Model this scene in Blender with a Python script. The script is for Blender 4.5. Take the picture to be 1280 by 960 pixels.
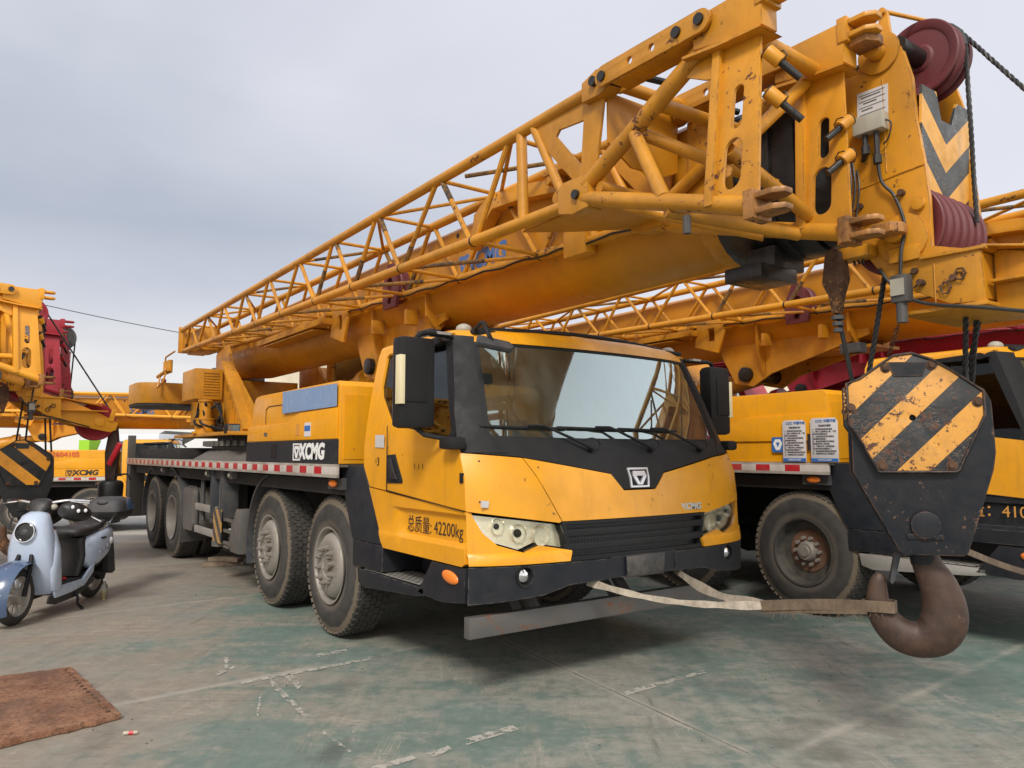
import bpy, bmesh, math, random
from mathutils import Vector, Matrix
random.seed(7)
R = math.radians
for o in list(bpy.data.objects): bpy.data.objects.remove(o)
scene = bpy.context.scene
COL = scene.collection

# ------------------------------------------------------------------ camera
cam_d = bpy.data.cameras.new('camera'); cam = bpy.data.objects.new('camera', cam_d); COL.objects.link(cam)
cam_d.lens = 26.72; cam_d.sensor_width = 36; cam_d.clip_end = 2000; cam_d.clip_start = 0.05
cam.location = (0, 0, 1.45); cam.rotation_euler = (R(90) + math.atan(86 / 950), 0, 0)
scene.camera = cam
# ------------------------------------------------------------------ world
SUN_EL, SUN_AZ = 42, 188          # azimuth the light comes from, clockwise from +Y
w = bpy.data.worlds.new('World'); scene.world = w; w.use_nodes = True
nt = w.node_tree; nt.nodes.clear()
def N(t, kind, **k):
    n = t.nodes.new(kind)
    for a, b in k.items(): setattr(n, a, b)
    return n
out = N(nt, 'ShaderNodeOutputWorld'); bg = N(nt, 'ShaderNodeBackground'); bg.inputs[1].default_value = 0.1
sky = N(nt, 'ShaderNodeTexSky', sky_type='NISHITA', sun_disc=False)
sky.sun_elevation = R(SUN_EL); sky.sun_rotation = R(SUN_AZ); sky.dust_density = 3
tc = N(nt, 'ShaderNodeTexCoord'); sx = N(nt, 'ShaderNodeSeparateXYZ'); nt.links.new(tc.outputs['Generated'], sx.inputs[0])
def wm(op, a, b):
    m = N(nt, 'ShaderNodeMath', operation=op)
    for i, v in enumerate((a, b)):
        if isinstance(v, (int, float)): m.inputs[i].default_value = v
        else: nt.links.new(v, m.inputs[i])
    return m.outputs[0]
zz = wm('ADD', wm('MAXIMUM', sx.outputs[2], 0.0), 0.22)
cx = N(nt, 'ShaderNodeCombineXYZ')
nt.links.new(wm('DIVIDE', sx.outputs[0], zz), cx.inputs[0]); nt.links.new(wm('MULTIPLY', wm('DIVIDE', sx.outputs[1], zz), 1.6), cx.inputs[1])
n1 = N(nt, 'ShaderNodeTexNoise'); n1.inputs['Scale'].default_value = 0.8; n1.inputs['Detail'].default_value = 5; n1.inputs['Roughness'].default_value = 0.5; n1.inputs['Distortion'].default_value = 0.4
nt.links.new(cx.outputs[0], n1.inputs['Vector'])
rp = N(nt, 'ShaderNodeValToRGB'); nt.links.new(n1.outputs[0], rp.inputs[0])
rp.color_ramp.elements[0].position = 0.40; rp.color_ramp.elements[0].color = (0.57, 0.60, 0.685, 1)
rp.color_ramp.elements[1].position = 0.60; rp.color_ramp.elements[1].color = (0.74, 0.75, 0.82, 1)
# brighter, slightly warm band near the horizon and a thinner cloud towards the right
hor = N(nt, 'ShaderNodeMapRange'); hor.inputs[1].default_value = 0.0; hor.inputs[2].default_value = 0.20; hor.inputs[3].default_value = 1.0; hor.inputs[4].default_value = 0.0
nt.links.new(sx.outputs[2], hor.inputs[0])
n2 = N(nt, 'ShaderNodeTexNoise'); n2.inputs['Scale'].default_value = 1.3; n2.inputs['Detail'].default_value = 4
mp = N(nt, 'ShaderNodeMapping'); mp.inputs['Scale'].default_value = (1, 1, 7); nt.links.new(tc.outputs['Generated'], mp.inputs[0]); nt.links.new(mp.outputs[0], n2.inputs['Vector'])
hm = wm('MULTIPLY', hor.outputs[0], wm('MULTIPLY', n2.outputs[0], 1.9))
mxh = N(nt, 'ShaderNodeMix', data_type='RGBA'); nt.links.new(hm, mxh.inputs[0]); nt.links.new(rp.outputs[0], mxh.inputs[6]); mxh.inputs[7].default_value = (0.98, 0.94, 0.87, 1)
dk = N(nt, 'ShaderNodeMapRange'); dk.inputs[1].default_value = 0.16; dk.inputs[2].default_value = 0.0; dk.inputs[3].default_value = 0.0; dk.inputs[4].default_value = 0.62   # heavier cloud bank low on the left
nt.links.new(wm('ABSOLUTE', wm('SUBTRACT', sx.outputs[2], 0.27), 0.0), dk.inputs[0])
dl = N(nt, 'ShaderNodeMapRange'); dl.inputs[1].default_value = 0.25; dl.inputs[2].default_value = -0.25; dl.inputs[3].default_value = 0.0; dl.inputs[4].default_value = 1.0; nt.links.new(sx.outputs[0], dl.inputs[0])
mxd = N(nt, 'ShaderNodeMix', data_type='RGBA'); nt.links.new(wm('MULTIPLY', wm('MULTIPLY', dk.outputs[0], dl.outputs[0]), wm('ADD', n1.outputs[0], 0.4)), mxd.inputs[0]); nt.links.new(mxh.outputs[2], mxd.inputs[6]); mxd.inputs[7].default_value = (0.33, 0.385, 0.475, 1)
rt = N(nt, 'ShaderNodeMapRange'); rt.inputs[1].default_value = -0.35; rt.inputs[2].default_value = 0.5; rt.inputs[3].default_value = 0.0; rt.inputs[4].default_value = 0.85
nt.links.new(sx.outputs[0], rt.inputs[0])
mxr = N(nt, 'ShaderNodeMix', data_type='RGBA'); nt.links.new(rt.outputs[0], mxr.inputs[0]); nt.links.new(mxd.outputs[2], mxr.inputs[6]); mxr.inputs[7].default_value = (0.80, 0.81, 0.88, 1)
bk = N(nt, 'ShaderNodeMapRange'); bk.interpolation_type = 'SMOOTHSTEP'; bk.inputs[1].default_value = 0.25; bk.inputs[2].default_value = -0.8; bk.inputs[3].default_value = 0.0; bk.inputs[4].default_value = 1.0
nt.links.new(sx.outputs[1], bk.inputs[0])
mxb = N(nt, 'ShaderNodeMix', data_type='RGBA'); nt.links.new(bk.outputs[0], mxb.inputs[0]); nt.links.new(mxr.outputs[2], mxb.inputs[6]); mxb.inputs[7].default_value = (1.05, 1.03, 0.98, 1)   # unseen sky behind the camera, brightened to lift frontal light and reflections
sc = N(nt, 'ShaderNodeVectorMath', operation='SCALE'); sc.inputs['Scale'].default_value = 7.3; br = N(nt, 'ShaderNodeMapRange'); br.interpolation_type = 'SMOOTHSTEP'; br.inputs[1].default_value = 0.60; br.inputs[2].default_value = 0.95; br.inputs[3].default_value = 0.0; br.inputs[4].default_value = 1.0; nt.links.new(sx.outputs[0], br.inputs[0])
mxe = N(nt, 'ShaderNodeMix', data_type='RGBA'); nt.links.new(br.outputs[0], mxe.inputs[0]); nt.links.new(mxb.outputs[2], mxe.inputs[6]); mxe.inputs[7].default_value = (2.0, 2.02, 2.05, 1)  # extra brightness added to the off-frame sky at right, for the windscreen reflection
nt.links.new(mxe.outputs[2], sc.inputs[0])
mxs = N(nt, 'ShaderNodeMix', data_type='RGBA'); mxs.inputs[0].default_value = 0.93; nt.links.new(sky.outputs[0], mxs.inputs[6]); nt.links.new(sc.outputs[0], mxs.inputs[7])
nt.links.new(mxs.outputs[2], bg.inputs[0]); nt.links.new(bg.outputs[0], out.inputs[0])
# ------------------------------------------------------------------ sun behind thin cloud
sd = bpy.data.lights.new('sun', 'SUN'); sd.energy = 2.0; sd.angle = R(14); sd.color = (1.0, 0.95, 0.88)
so = bpy.data.objects.new('sun', sd); COL.objects.link(so)
a = R(SUN_AZ); dv = Vector((math.sin(a) * math.cos(R(SUN_EL)), math.cos(a) * math.cos(R(SUN_EL)), math.sin(R(SUN_EL))))
so.rotation_euler = dv.to_track_quat('Z', 'Y').to_euler()
vs = scene.view_settings; vs.view_transform = 'Standard'; vs.look = 'None'; vs.gamma = 1; vs.use_curve_mapping = False; vs.exposure = 0.52
scene.render.resolution_x = 1024; scene.render.resolution_y = 768

# ================================================================== materials
def newmat(name):
    m = bpy.data.materials.new(name); m.use_nodes = True
    t = m.node_tree; b = t.nodes['Principled BSDF']
    return m, t, b
def lk(t, a, b): t.links.new(a, b)
def noise(t, vec, scale, detail=4, rough=0.55, dist=0.0):
    n = N(t, 'ShaderNodeTexNoise'); n.inputs['Scale'].default_value = scale; n.inputs['Detail'].default_value = detail
    n.inputs['Roughness'].default_value = rough; n.inputs['Distortion'].default_value = dist
    lk(t, vec, n.inputs['Vector']); return n.outputs[0]
def rng(t, v, a, b, c=0.0, d=1.0):
    n = N(t, 'ShaderNodeMapRange'); lk(t, v, n.inputs[0])
    for i, x in enumerate((a, b, c, d)): n.inputs[1 + i].default_value = x
    return n.outputs[0]
def mth(t, op, a, b=0.0):
    n = N(t, 'ShaderNodeMath', operation=op)
    for i, v in enumerate((a, b)):
        if isinstance(v, (int, float)): n.inputs[i].default_value = v
        else: lk(t, v, n.inputs[i])
    return n.outputs[0]
def mix(t, f, a, b):
    n = N(t, 'ShaderNodeMix', data_type='RGBA')
    for i, v in ((0, f), (6, a), (7, b)):
        if isinstance(v, (int, float)): n.inputs[i].default_value = v
        elif isinstance(v, tuple): n.inputs[i].default_value = (*v[:3], 1)
        else: lk(t, v, n.inputs[i])
    return n.outputs[2]
def coords(t, scale=(1, 1, 1), rot=(0, 0, 0), world=False):
    if world:
        g = N(t, 'ShaderNodeNewGeometry').outputs['Position']
    else:
        g = N(t, 'ShaderNodeTexCoord').outputs['Object']
    m = N(t, 'ShaderNodeMapping'); m.inputs['Scale'].default_value = scale; m.inputs['Rotation'].default_value = rot
    lk(t, g, m.inputs[0]); return m.outputs[0]
def paint(name, col, dirt=(0.10, 0.075, 0.05), dirt_amt=0.35, rust=(0.10, 0.035, 0.015), rust_amt=0.0, rough=0.42, metal=0.0, coat=0.0, var=0.12, scale=1.0, bump=0.15, streak=0.3, world=False, edge=None, spec=None):
    m, t, b = newmat(name)
    c = coords(t, world=world); cs = coords(t, (6, 6, 0.8), world=world)
    lo = noise(t, c, 1.6 * scale, 3); md = noise(t, c, 9 * scale, 6, 0.65); st = noise(t, cs, 2.2 * scale, 4, 0.6)
    v = tuple(x * (1 - var) for x in col)
    base = mix(t, rng(t, lo, 0.35, 0.65), col, v)
    dm = mth(t, 'MULTIPLY', rng(t, mth(t, 'ADD', mth(t, 'MULTIPLY', lo, 0.5), mth(t, 'MULTIPLY', md, 0.5)), 0.42, 0.68), dirt_amt)
    base = mix(t, dm, base, dirt)
    if streak: base = mix(t, mth(t, 'MULTIPLY', rng(t, st, 0.55, 0.75), streak * dirt_amt * 1.6), base, dirt)
    rr = rng(t, md, 0.3, 0.7, rough - 0.08, rough + 0.18)
    if rust_amt:
        fine = noise(t, c, 26 * scale, 5, 0.7); cl = noise(t, c, 3.1 * scale, 3)
        th = mth(t, 'ADD', mth(t, 'MULTIPLY', fine, 0.6), mth(t, 'MULTIPLY', cl, 0.4))
        rm = rng(t, th, 0.68 - 0.16 * rust_amt, 0.70 - 0.15 * rust_amt)
        base = mix(t, rm, base, rust); rr = mth(t, 'MAXIMUM', rr, mth(t, 'MULTIPLY', rm, 0.85))
    if edge:
        bv = N(t, 'ShaderNodeBevel', samples=3); bv.inputs['Radius'].default_value = 0.010
        dt = N(t, 'ShaderNodeVectorMath', operation='DOT_PRODUCT'); lk(t, bv.outputs[0], dt.inputs[0]); lk(t, N(t, 'ShaderNodeNewGeometry').outputs['Normal'], dt.inputs[1])
        em_ = mth(t, 'MULTIPLY', rng(t, dt.outputs['Value'], .985, .90), rng(t, noise(t, c, 17, 5, .7), .44, .58)); base = mix(t, em_, base, edge)
    if spec is not None: b.inputs['Specular IOR Level'].default_value = spec
    lk(t, base, b.inputs['Base Color']); lk(t, rr, b.inputs['Roughness'])
    b.inputs['Metallic'].default_value = metal; b.inputs['Coat Weight'].default_value = coat; b.inputs['Coat Roughness'].default_value = 0.15
    if bump:
        bp = N(t, 'ShaderNodeBump'); bp.inputs['Strength'].default_value = bump; bp.inputs['Distance'].default_value = 0.004
        lk(t, md, bp.inputs['Height']); lk(t, bp.outputs[0], b.inputs['Normal'])
    return m
def flat(name, col, rough=0.5, metal=0.0, em=None):
    m, t, b = newmat(name); b.inputs['Base Color'].default_value = (*col, 1); b.inputs['Roughness'].default_value = rough; b.inputs['Metallic'].default_value = metal
    if em: b.inputs['Emission Color'].default_value = (*col, 1); b.inputs['Emission Strength'].default_value = em
    return m
M = {}
M['cab'] = paint('cab_yellow', (0.80, 0.345, 0.008), dirt=(0.34, 0.17, 0.03), dirt_amt=0.30, rust_amt=0.24, rough=0.34, coat=0.18, var=0.06, bump=0.03, streak=0.5)
M['boomclean'] = paint('clean_boom_yellow', (0.80, 0.35, 0.02), dirt_amt=0.1, rough=0.4, var=0.08, bump=0.03)
M['lug'] = paint('worn_lug', (0.42, 0.19, 0.05), dirt=(0.07, 0.035, 0.022), dirt_amt=0.95, rust_amt=0.8, rough=0.5, metal=0.2, bump=0.4, scale=2)
M['lampback'] = paint('yellowed_reflector', (0.93, 0.92, 0.88), dirt=(0.52, 0.51, 0.46), dirt_amt=0.18, rough=0.16, metal=0.5, scale=3, bump=0.25)
M['boom'] = paint('boom_yellow', (0.62, 0.262, 0.010), dirt=(0.18, 0.080, 0.015), dirt_amt=0.42, rust_amt=0.50, rough=0.42, var=0.16, bump=0.08, streak=0.5, edge=(0.10, 0.045, 0.02))
M['boom_skin'] = paint('boom_plate_yellow', (0.55, 0.225, 0.006), dirt=(0.27, 0.11, 0.012), dirt_amt=0.28, rust_amt=0.08, rough=0.38, var=0.16, bump=0.04, streak=0.4)
M['red'] = paint('crane_red', (0.34, 0.014, 0.028), dirt=(0.2, 0.03, 0.04), dirt_amt=0.4, rough=0.45)
M['black'] = paint('black_plastic', (0.012, 0.0125, 0.014), dirt=(0.035, 0.034, 0.032), dirt_amt=0.3, rough=0.58, var=0.1, bump=0.02, spec=.3)
M['band'] = paint('charcoal_band', (0.015, 0.019, 0.026), dirt=(0.06, 0.055, 0.05), dirt_amt=0.25, rough=0.5, bump=0.03, spec=.35, edge=(.12, .11, .10))
M['navy'] = paint('navy_panel', (0.012, 0.014, 0.020), dirt=(0.05, 0.045, 0.04), dirt_amt=0.35, rough=0.45, bump=0.05, spec=.35, edge=(.14, .12, .10))
M['dark'] = paint('underbody_dark', (0.014, 0.013, 0.013), dirt=(0.05, 0.042, 0.034), dirt_amt=0.5, rough=0.75)
M['wornpaint'] = paint('worn_dark_paint', (0.045, 0.030, 0.020), dirt=(0.40, 0.19, 0.02), dirt_amt=0.9, rough=0.7, scale=3)
M['grease'] = paint('black_grease', (0.008, 0.008, 0.009), dirt=(0.04, 0.03, 0.02), dirt_amt=0.5, rough=0.3, bump=0.6, scale=2)
M['steel'] = paint('dusty_grey_steel', (0.115, 0.110, 0.105), dirt=(0.21, 0.17, 0.13), dirt_amt=0.6, rust_amt=0.25, rough=0.6, metal=0.2, bump=0.2)
M['beamsteel'] = paint('scuffed_beam', (0.115, 0.115, 0.115), dirt=(0.17, 0.13, 0.10), dirt_amt=0.6, rust_amt=0.6, rust=(0.20, 0.085, 0.04), rough=0.5, metal=0.35, bump=0.3, scale=1.3)
M['dgrey'] = paint('dusty_dark_grey', (0.038, 0.042, 0.050), dirt=(0.15, 0.125, 0.10), dirt_amt=0.5, rough=0.6, bump=0.15)
M['plate_dark'] = paint('scuffed_plate', (0.045, 0.045, 0.047), dirt=(0.16, 0.14, 0.12), dirt_amt=0.7, rough=0.4, metal=0.3, scale=2.5)
M['alu'] = paint('aluminium', (0.50, 0.48, 0.45), dirt=(0.25, 0.21, 0.17), dirt_amt=0.45, rough=0.45, metal=0.5, bump=0.05)
M['tyre'] = paint('dusty_tyre', (0.030, 0.028, 0.026), dirt=(0.12, 0.105, 0.09), dirt_amt=0.5, rough=0.85, bump=0.4, streak=0.0)
def add_ring_dust(m):
    t = m.node_tree; b = t.nodes['Principled BSDF']; src = b.inputs['Base Color'].links[0].from_socket
    s_ = N(t, 'ShaderNodeSeparateXYZ'); g_ = N(t, 'ShaderNodeTexCoord').outputs['Object']; lk(t, g_, s_.inputs[0])
    rad = mth(t, 'SQRT', mth(t, 'ADD', mth(t, 'POWER', s_.outputs[0], 2.0), mth(t, 'POWER', s_.outputs[2], 2.0)))
    rad = mth(t, 'ADD', rad, mth(t, 'MULTIPLY', mth(t, 'SUBTRACT', noise(t, g_, 7, 5, .7), .5), .05))
    f1 = rng(t, mth(t, 'ABSOLUTE', mth(t, 'SUBTRACT', rad, .505)), .018, .030, .75, 0); f2 = rng(t, rad, .37, .33, 0, .55)
    base = mix(t, mth(t, 'MULTIPLY', f1, rng(t, mth(t, 'ABSOLUTE', s_.outputs[1]), .10, .125)), src, (0.165, 0.13, 0.09)); base = mix(t, f2, base, (0.15, 0.125, 0.10)); lk(t, base, b.inputs['Base Color'])
add_ring_dust(M['tyre'])
M['rim'] = paint('dusty_rim', (0.34, 0.315, 0.28), dirt=(0.21, 0.17, 0.13), dirt_amt=0.5, rough=0.5, metal=0.35, rust_amt=0.2, bump=0.2)
M['rimdark'] = paint('dark_rim', (0.045, 0.045, 0.045), dirt=(0.17, 0.14, 0.10), dirt_amt=0.6, rough=0.55)
M['rust'] = paint('rusty_iron', (0.12, 0.055, 0.026), rust_amt=.7, rust=(0.30, 0.14, 0.045), dirt=(0.030, 0.020, 0.016), dirt_amt=0.9, rough=0.7, metal=0.1, bump=0.5, scale=2)
M['hook'] = paint('worn_hook_steel', (0.050, 0.030, 0.024), dirt=(0.105, 0.058, 0.036), dirt_amt=0.75, rough=0.5, metal=0.3, bump=0.5, scale=2.6, rust_amt=.3, rust=(0.16, 0.10, 0.075))
M['sheave'] = paint('maroon_sheave', (0.13, 0.018, 0.024), dirt=(0.12, 0.06, 0.05), dirt_amt=0.4, rough=0.5)
M['rope'] = paint('greasy_rope', (0.035, 0.036, 0.038), dirt=(0.08, 0.07, 0.055), dirt_amt=0.4, rough=0.5, metal=0.3, scale=4)
M['silver'] = flat('silver_trim', (0.62, 0.62, 0.64), 0.32, 0.55)
M['chrome'] = flat('chrome', (0.75, 0.75, 0.76), 0.14, 1.0)
M['white'] = paint('white_lettering', (0.78, 0.78, 0.77), dirt_amt=0.1, rough=0.5, bump=0)
M['redpaint'] = paint('red_lettering', (0.65, 0.09, 0.05), dirt_amt=0.1, bump=0)
M['ink'] = flat('black_ink', (0.025, 0.02, 0.02), 0.6)
M['blue'] = paint('faded_blue_film', (0.17, 0.27, 0.46), dirt=(0.35, 0.42, 0.55), dirt_amt=0.5, rough=0.6, scale=5, bump=0.05, streak=1.2)
M['bluelogo'] = paint('blue_lettering', (0.06, 0.16, 0.42), dirt=(0.30, 0.28, 0.2), dirt_amt=0.4, bump=0)
M['sign'] = paint('white_sign', (0.62, 0.60, 0.60), dirt_amt=0.12, rough=0.5, bump=0)
M['signblue'] = flat('sign_blue', (0.03, 0.14, 0.42), 0.5)
M['signink'] = flat('sign_ink', (0.08, 0.08, 0.09), 0.6)
M['amber'] = flat('amber_lens', (0.85, 0.22, 0.03), 0.2)
M['redlens'] = flat('red_lens', (0.5, 0.05, 0.03), 0.25)
M['ledstrip'] = flat('mirror_light_strip', (0.75, 0.66, 0.42), 0.25)
M['seat'] = paint('blue_seat_cover', (0.012, 0.022, 0.09), dirt_amt=0.1, rough=0.85)
M['interior'] = paint('cab_interior', (0.06, 0.062, 0.062), dirt_amt=0.2, rough=0.8)
M['mudyellow'] = flat('marker_yellow', (0.60, 0.27, 0.05), 0.5)
M['cream'] = paint('cream_box', (0.42, 0.40, 0.33), dirt_amt=0.3, bump=0.05)
M['strap'] = paint('webbing', (0.52, 0.45, 0.36), dirt=(0.10, 0.08, 0.06), dirt_amt=0.6, rough=0.9, scale=4, bump=0.6)
M['strapdirty'] = paint('dirty_webbing', (0.17, 0.12, 0.08), dirt=(0.05, 0.035, 0.025), dirt_amt=0.7, rough=0.9, scale=4, bump=0.6)
M['wood'] = paint('weathered_wood', (0.24, 0.18, 0.13), dirt=(0.08, 0.05, 0.04), dirt_amt=0.6, rough=0.85, scale=3)
M['scoot'] = paint('pale_blue_gloss', (0.44, 0.52, 0.66), dirt=(0.3, 0.3, 0.3), dirt_amt=0.1, rough=0.22, coat=0.7, var=0.03, bump=0)
M['scootdk'] = paint('slate_blue_gloss', (0.06, 0.10, 0.19), dirt_amt=0.1, rough=0.2, coat=0.7, var=0.03, bump=0)
M['vinyl'] = paint('black_vinyl', (0.018, 0.018, 0.02), dirt_amt=0.2, rough=0.42, bump=0.1, scale=3)
M['darkglass'] = flat('dark_lamp_glass', (0.02, 0.02, 0.022), 0.08)
M['hazel'] = flat('flower_decal', (0.75, 0.75, 0.78), 0.3)
M['sk_red'] = flat('bright_red', (0.55, 0.015, 0.03), 0.35)
M['green'] = flat('lime_green', (0.28, 0.55, 0.02), 0.5)
M['bldg'] = paint('cream_wall', (0.62, 0.55, 0.42), dirt_amt=0.2, rough=0.8, scale=0.3)
M['bwin'] = flat('far_window', (0.06, 0.08, 0.11), 0.2)
M['white_tank'] = flat('pale_panel', (0.6, 0.63, 0.68), 0.4)
def glass(name, tint, ref_tint=(1, 1, 1), rough=0.02, ior=1.5, boost=1.0, base_ref=0.0, film=0):
    m, t, b = newmat(name); t.nodes.remove(b)
    o = t.nodes['Material Output']; tr = N(t, 'ShaderNodeBsdfTransparent'); tr.inputs[0].default_value = (*tint, 1)
    gl = N(t, 'ShaderNodeBsdfGlossy'); gl.inputs['Roughness'].default_value = rough; gl.inputs[0].default_value = (*ref_tint, 1)
    fr = N(t, 'ShaderNodeFresnel'); fr.inputs[0].default_value = ior; ms = N(t, 'ShaderNodeMixShader')
    f = mth(t, 'ADD', mth(t, 'MULTIPLY', fr.outputs[0], boost), base_ref); lk(t, f, ms.inputs[0]); lk(t, tr.outputs[0], ms.inputs[1]); lk(t, gl.outputs[0], ms.inputs[2]); lk(t, ms.outputs[0], o.inputs[0])
    if film:
        df = N(t, 'ShaderNodeBsdfDiffuse'); df.inputs[0].default_value = (.42, .41, .36, 1); m2 = N(t, 'ShaderNodeMixShader')
        cc = coords(t, (3, 3, 1.0)); ff = mth(t, 'MULTIPLY', rng(t, noise(t, cc, 2.5, 6, .7), .35, .75), film); lk(t, mth(t, 'ADD', ff, film * .25), m2.inputs[0]); lk(t, ms.outputs[0], m2.inputs[1]); lk(t, df.outputs[0], m2.inputs[2]); lk(t, m2.outputs[0], o.inputs[0])
    return m
M['glass'] = glass('windscreen_glass', (0.62, 0.70, 0.66), ior=1.5, boost=1.9, base_ref=0.22, rough=0.02, ref_tint=(0.84, 0.98, 1.0), film=.09)
M['sglass'] = glass('side_glass', (0.40, 0.43, 0.42), ior=1.4, boost=.9)
M['lens'] = glass('clear_lens', (0.97, 0.96, 0.90), ior=1.35, rough=0.08, boost=.45)
m, t, b = newmat('clear_plastic'); b.inputs['Transmission Weight'].default_value = 0.9; b.inputs['Base Color'].default_value = (0.95, 0.95, 0.9, 1); b.inputs['Roughness'].default_value = 0.05; M['clear'] = m
m, t, b = newmat('yellow_liquid'); b.inputs['Base Color'].default_value = (0.55, 0.45, 0.08, 1); b.inputs['Roughness'].default_value = 0.1; b.inputs['Transmission Weight'].default_value = 0.5; M['liquid'] = m
# perforated tread plate
m, t, b = newmat('tread_plate'); c = coords(t, (22, 22, 22), (0, 0, R(45)))
ck = N(t, 'ShaderNodeTexVoronoi', voronoi_dimensions='2D'); ck.inputs['Scale'].default_value = 1.0; lk(t, c, ck.inputs['Vector']); ck.inputs['Randomness'].default_value = 0.0
f = rng(t, ck.outputs['Distance'], 0.22, 0.34); lk(t, mix(t, f, (0.10, 0.09, 0.08), (0.50, 0.48, 0.44)), b.inputs['Base Color']); b.inputs['Metallic'].default_value = 0.6; b.inputs['Roughness'].default_value = 0.45; M['tread'] = m
# grille mesh
m, t, b = newmat('grille_mesh'); c = coords(t, (1, 55, 55), (R(45), 0, 0)); ck = N(t, 'ShaderNodeTexChecker'); ck.inputs['Scale'].default_value = 1.0; lk(t, c, ck.inputs[0])
lk(t, mix(t, ck.outputs['Fac'], (0.004, 0.004, 0.004), (0.035, 0.036, 0.04)), b.inputs['Base Color']); M['mesh'] = m
# red and white conspicuity tape on an aluminium rail
m, t, b = newmat('reflective_rail'); g = N(t, 'ShaderNodeTexCoord').outputs['Object']; s = N(t, 'ShaderNodeSeparateXYZ'); lk(t, g, s.inputs[0])
ph = mth(t, 'MODULO', mth(t, 'ADD', s.outputs[0], 32.162 + 0.01), 0.322)
rd = mth(t, 'MULTIPLY', mth(t, 'GREATER_THAN', ph, 0.165), mth(t, 'LESS_THAN', s.outputs[0], 0.15))
zb = mth(t, 'MULTIPLY', mth(t, 'GREATER_THAN', s.outputs[2], 1.283), mth(t, 'LESS_THAN', s.outputs[2], 1.342))
nz = noise(t, coords(t), 5, 5); tape = mix(t, rd, (0.62, 0.58, 0.53), (0.50, 0.02, 0.03)); tape = mix(t, mth(t, 'MULTIPLY', rng(t, nz, .45, .7), .35), tape, (0.25, 0.2, 0.16))
al = mix(t, rng(t, nz, .4, .7), (0.46, 0.43, 0.38), (0.30, 0.26, 0.22))
lk(t, mix(t, zb, al, tape), b.inputs['Base Color']); b.inputs['Roughness'].default_value = 0.4; b.inputs['Metallic'].default_value = 0.25; M['rail'] = m
# stripes / chevrons
def stripes(name, y_col, k_col, period, angle, chevron=False, rust_amt=0.3, shift=0.0, along='yz', duty=0.5, scratch=True):
    m, t, b = newmat(name); g = N(t, 'ShaderNodeTexCoord').outputs['Object']; s = N(t, 'ShaderNodeSeparateXYZ'); lk(t, g, s.inputs[0])
    u = s.outputs[{'x': 0, 'y': 1}[along[0]]]; v = s.outputs[2]
    if chevron: u = mth(t, 'ABSOLUTE', u)
    q = mth(t, 'ADD', mth(t, 'MULTIPLY', u, math.cos(angle)), mth(t, 'MULTIPLY', v, math.sin(angle)))
    ph = mth(t, 'MODULO', mth(t, 'ADD', q, shift + 100 * period), period)
    f = mth(t, 'GREATER_THAN', ph, period * duty)
    c = coords(t); md = noise(t, c, 12, 6, .7); fi = noise(t, c, 38, 5, .75); lo = noise(t, c, 4, 3)
    base = mix(t, f, k_col, y_col); base = mix(t, mth(t, 'MULTIPLY', rng(t, md, .45, .75), .35), base, (0.13, 0.09, 0.06))
    if rust_amt:
        rm = rng(t, mth(t, 'ADD', mth(t, 'MULTIPLY', fi, .65), mth(t, 'MULTIPLY', lo, .35)), .69 - .17 * rust_amt, .71 - .17 * rust_amt)
        base = mix(t, rm, base, (0.09, 0.035, 0.02))
    if scratch:
        wn = noise(t, coords(t, (5, 5, 22), (0.6, 0.2, 0.4)), 3, 4, .6, 1.5); sm = mth(t, 'LESS_THAN', mth(t, 'ABSOLUTE', mth(t, 'SUBTRACT', wn, 0.5)), 0.006)
        base = mix(t, mth(t, 'MULTIPLY', sm, rng(t, lo, .45, .6)), base, (0.30, 0.24, 0.18))
    lk(t, base, b.inputs['Base Color']); lk(t, rng(t, md, .3, .7, .35, .65), b.inputs['Roughness'])
    return m
YB = (0.70, 0.33, 0.06)
M['hookstripe'] = stripes('worn_hazard_stripes', YB, (0.016, 0.02, 0.026), 0.205, R(-45), along='xz', rust_amt=0.75, shift=.153, duty=0.53)
M['hookblack'] = paint('worn_black_plate', (0.008, 0.011, 0.017), dirt=(0.040, 0.030, 0.027), dirt_amt=0.45, rust_amt=0.42, rust=(0.13, 0.075, 0.05), rough=0.4, scale=1.6, bump=0.3, spec=.35, edge=(0.15, 0.075, 0.045))
M['cleanstripe'] = stripes('clean_hazard_stripes', (0.85, 0.35, 0.02), (0.008, 0.009, 0.011), 0.245, R(49), along='xz', rust_amt=0, shift=0.08, duty=0.5, scratch=False)
M['cleanblack'] = paint('clean_black_plate', (0.01, 0.011, 0.014), dirt_amt=0.1, rough=0.35)
M['chevron'] = stripes('chevron_plate', (0.74, 0.36, 0.05), (0.028, 0.034, 0.036), 0.21, R(128), chevron=True, rust_amt=0.35, shift=0.03, duty=0.5, along='yz')
M['smallstripe'] = stripes('small_hazard_stripes', (0.45, 0.25, 0.08), (0.05, 0.05, 0.05), 0.16, R(45), along='xz', rust_amt=0.2)
m, t, b = newmat('worn_marking'); c_ = coords(t, world=True); f_ = noise(t, c_, 14, 7, .8); o_ = t.nodes['Material Output']; tr_ = N(t, 'ShaderNodeBsdfTransparent'); ms_ = N(t, 'ShaderNodeMixShader')
lk(t, rng(t, f_, .43, .52, 0, .9), ms_.inputs[0]); lk(t, tr_.outputs[0], ms_.inputs[1]); lk(t, b.outputs[0], ms_.inputs[2]); lk(t, ms_.outputs[0], o_.inputs[0]); b.inputs['Base Color'].default_value = (.42, .40, .35, 1); b.inputs['Roughness'].default_value = .8; M['mark'] = m
M['redwhite'] = stripes('red_white_bars', (0.75, 0.55, 0.55), (0.50, 0.03, 0.07), .26, R(90), along='yz', rust_amt=0, scratch=False)
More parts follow.
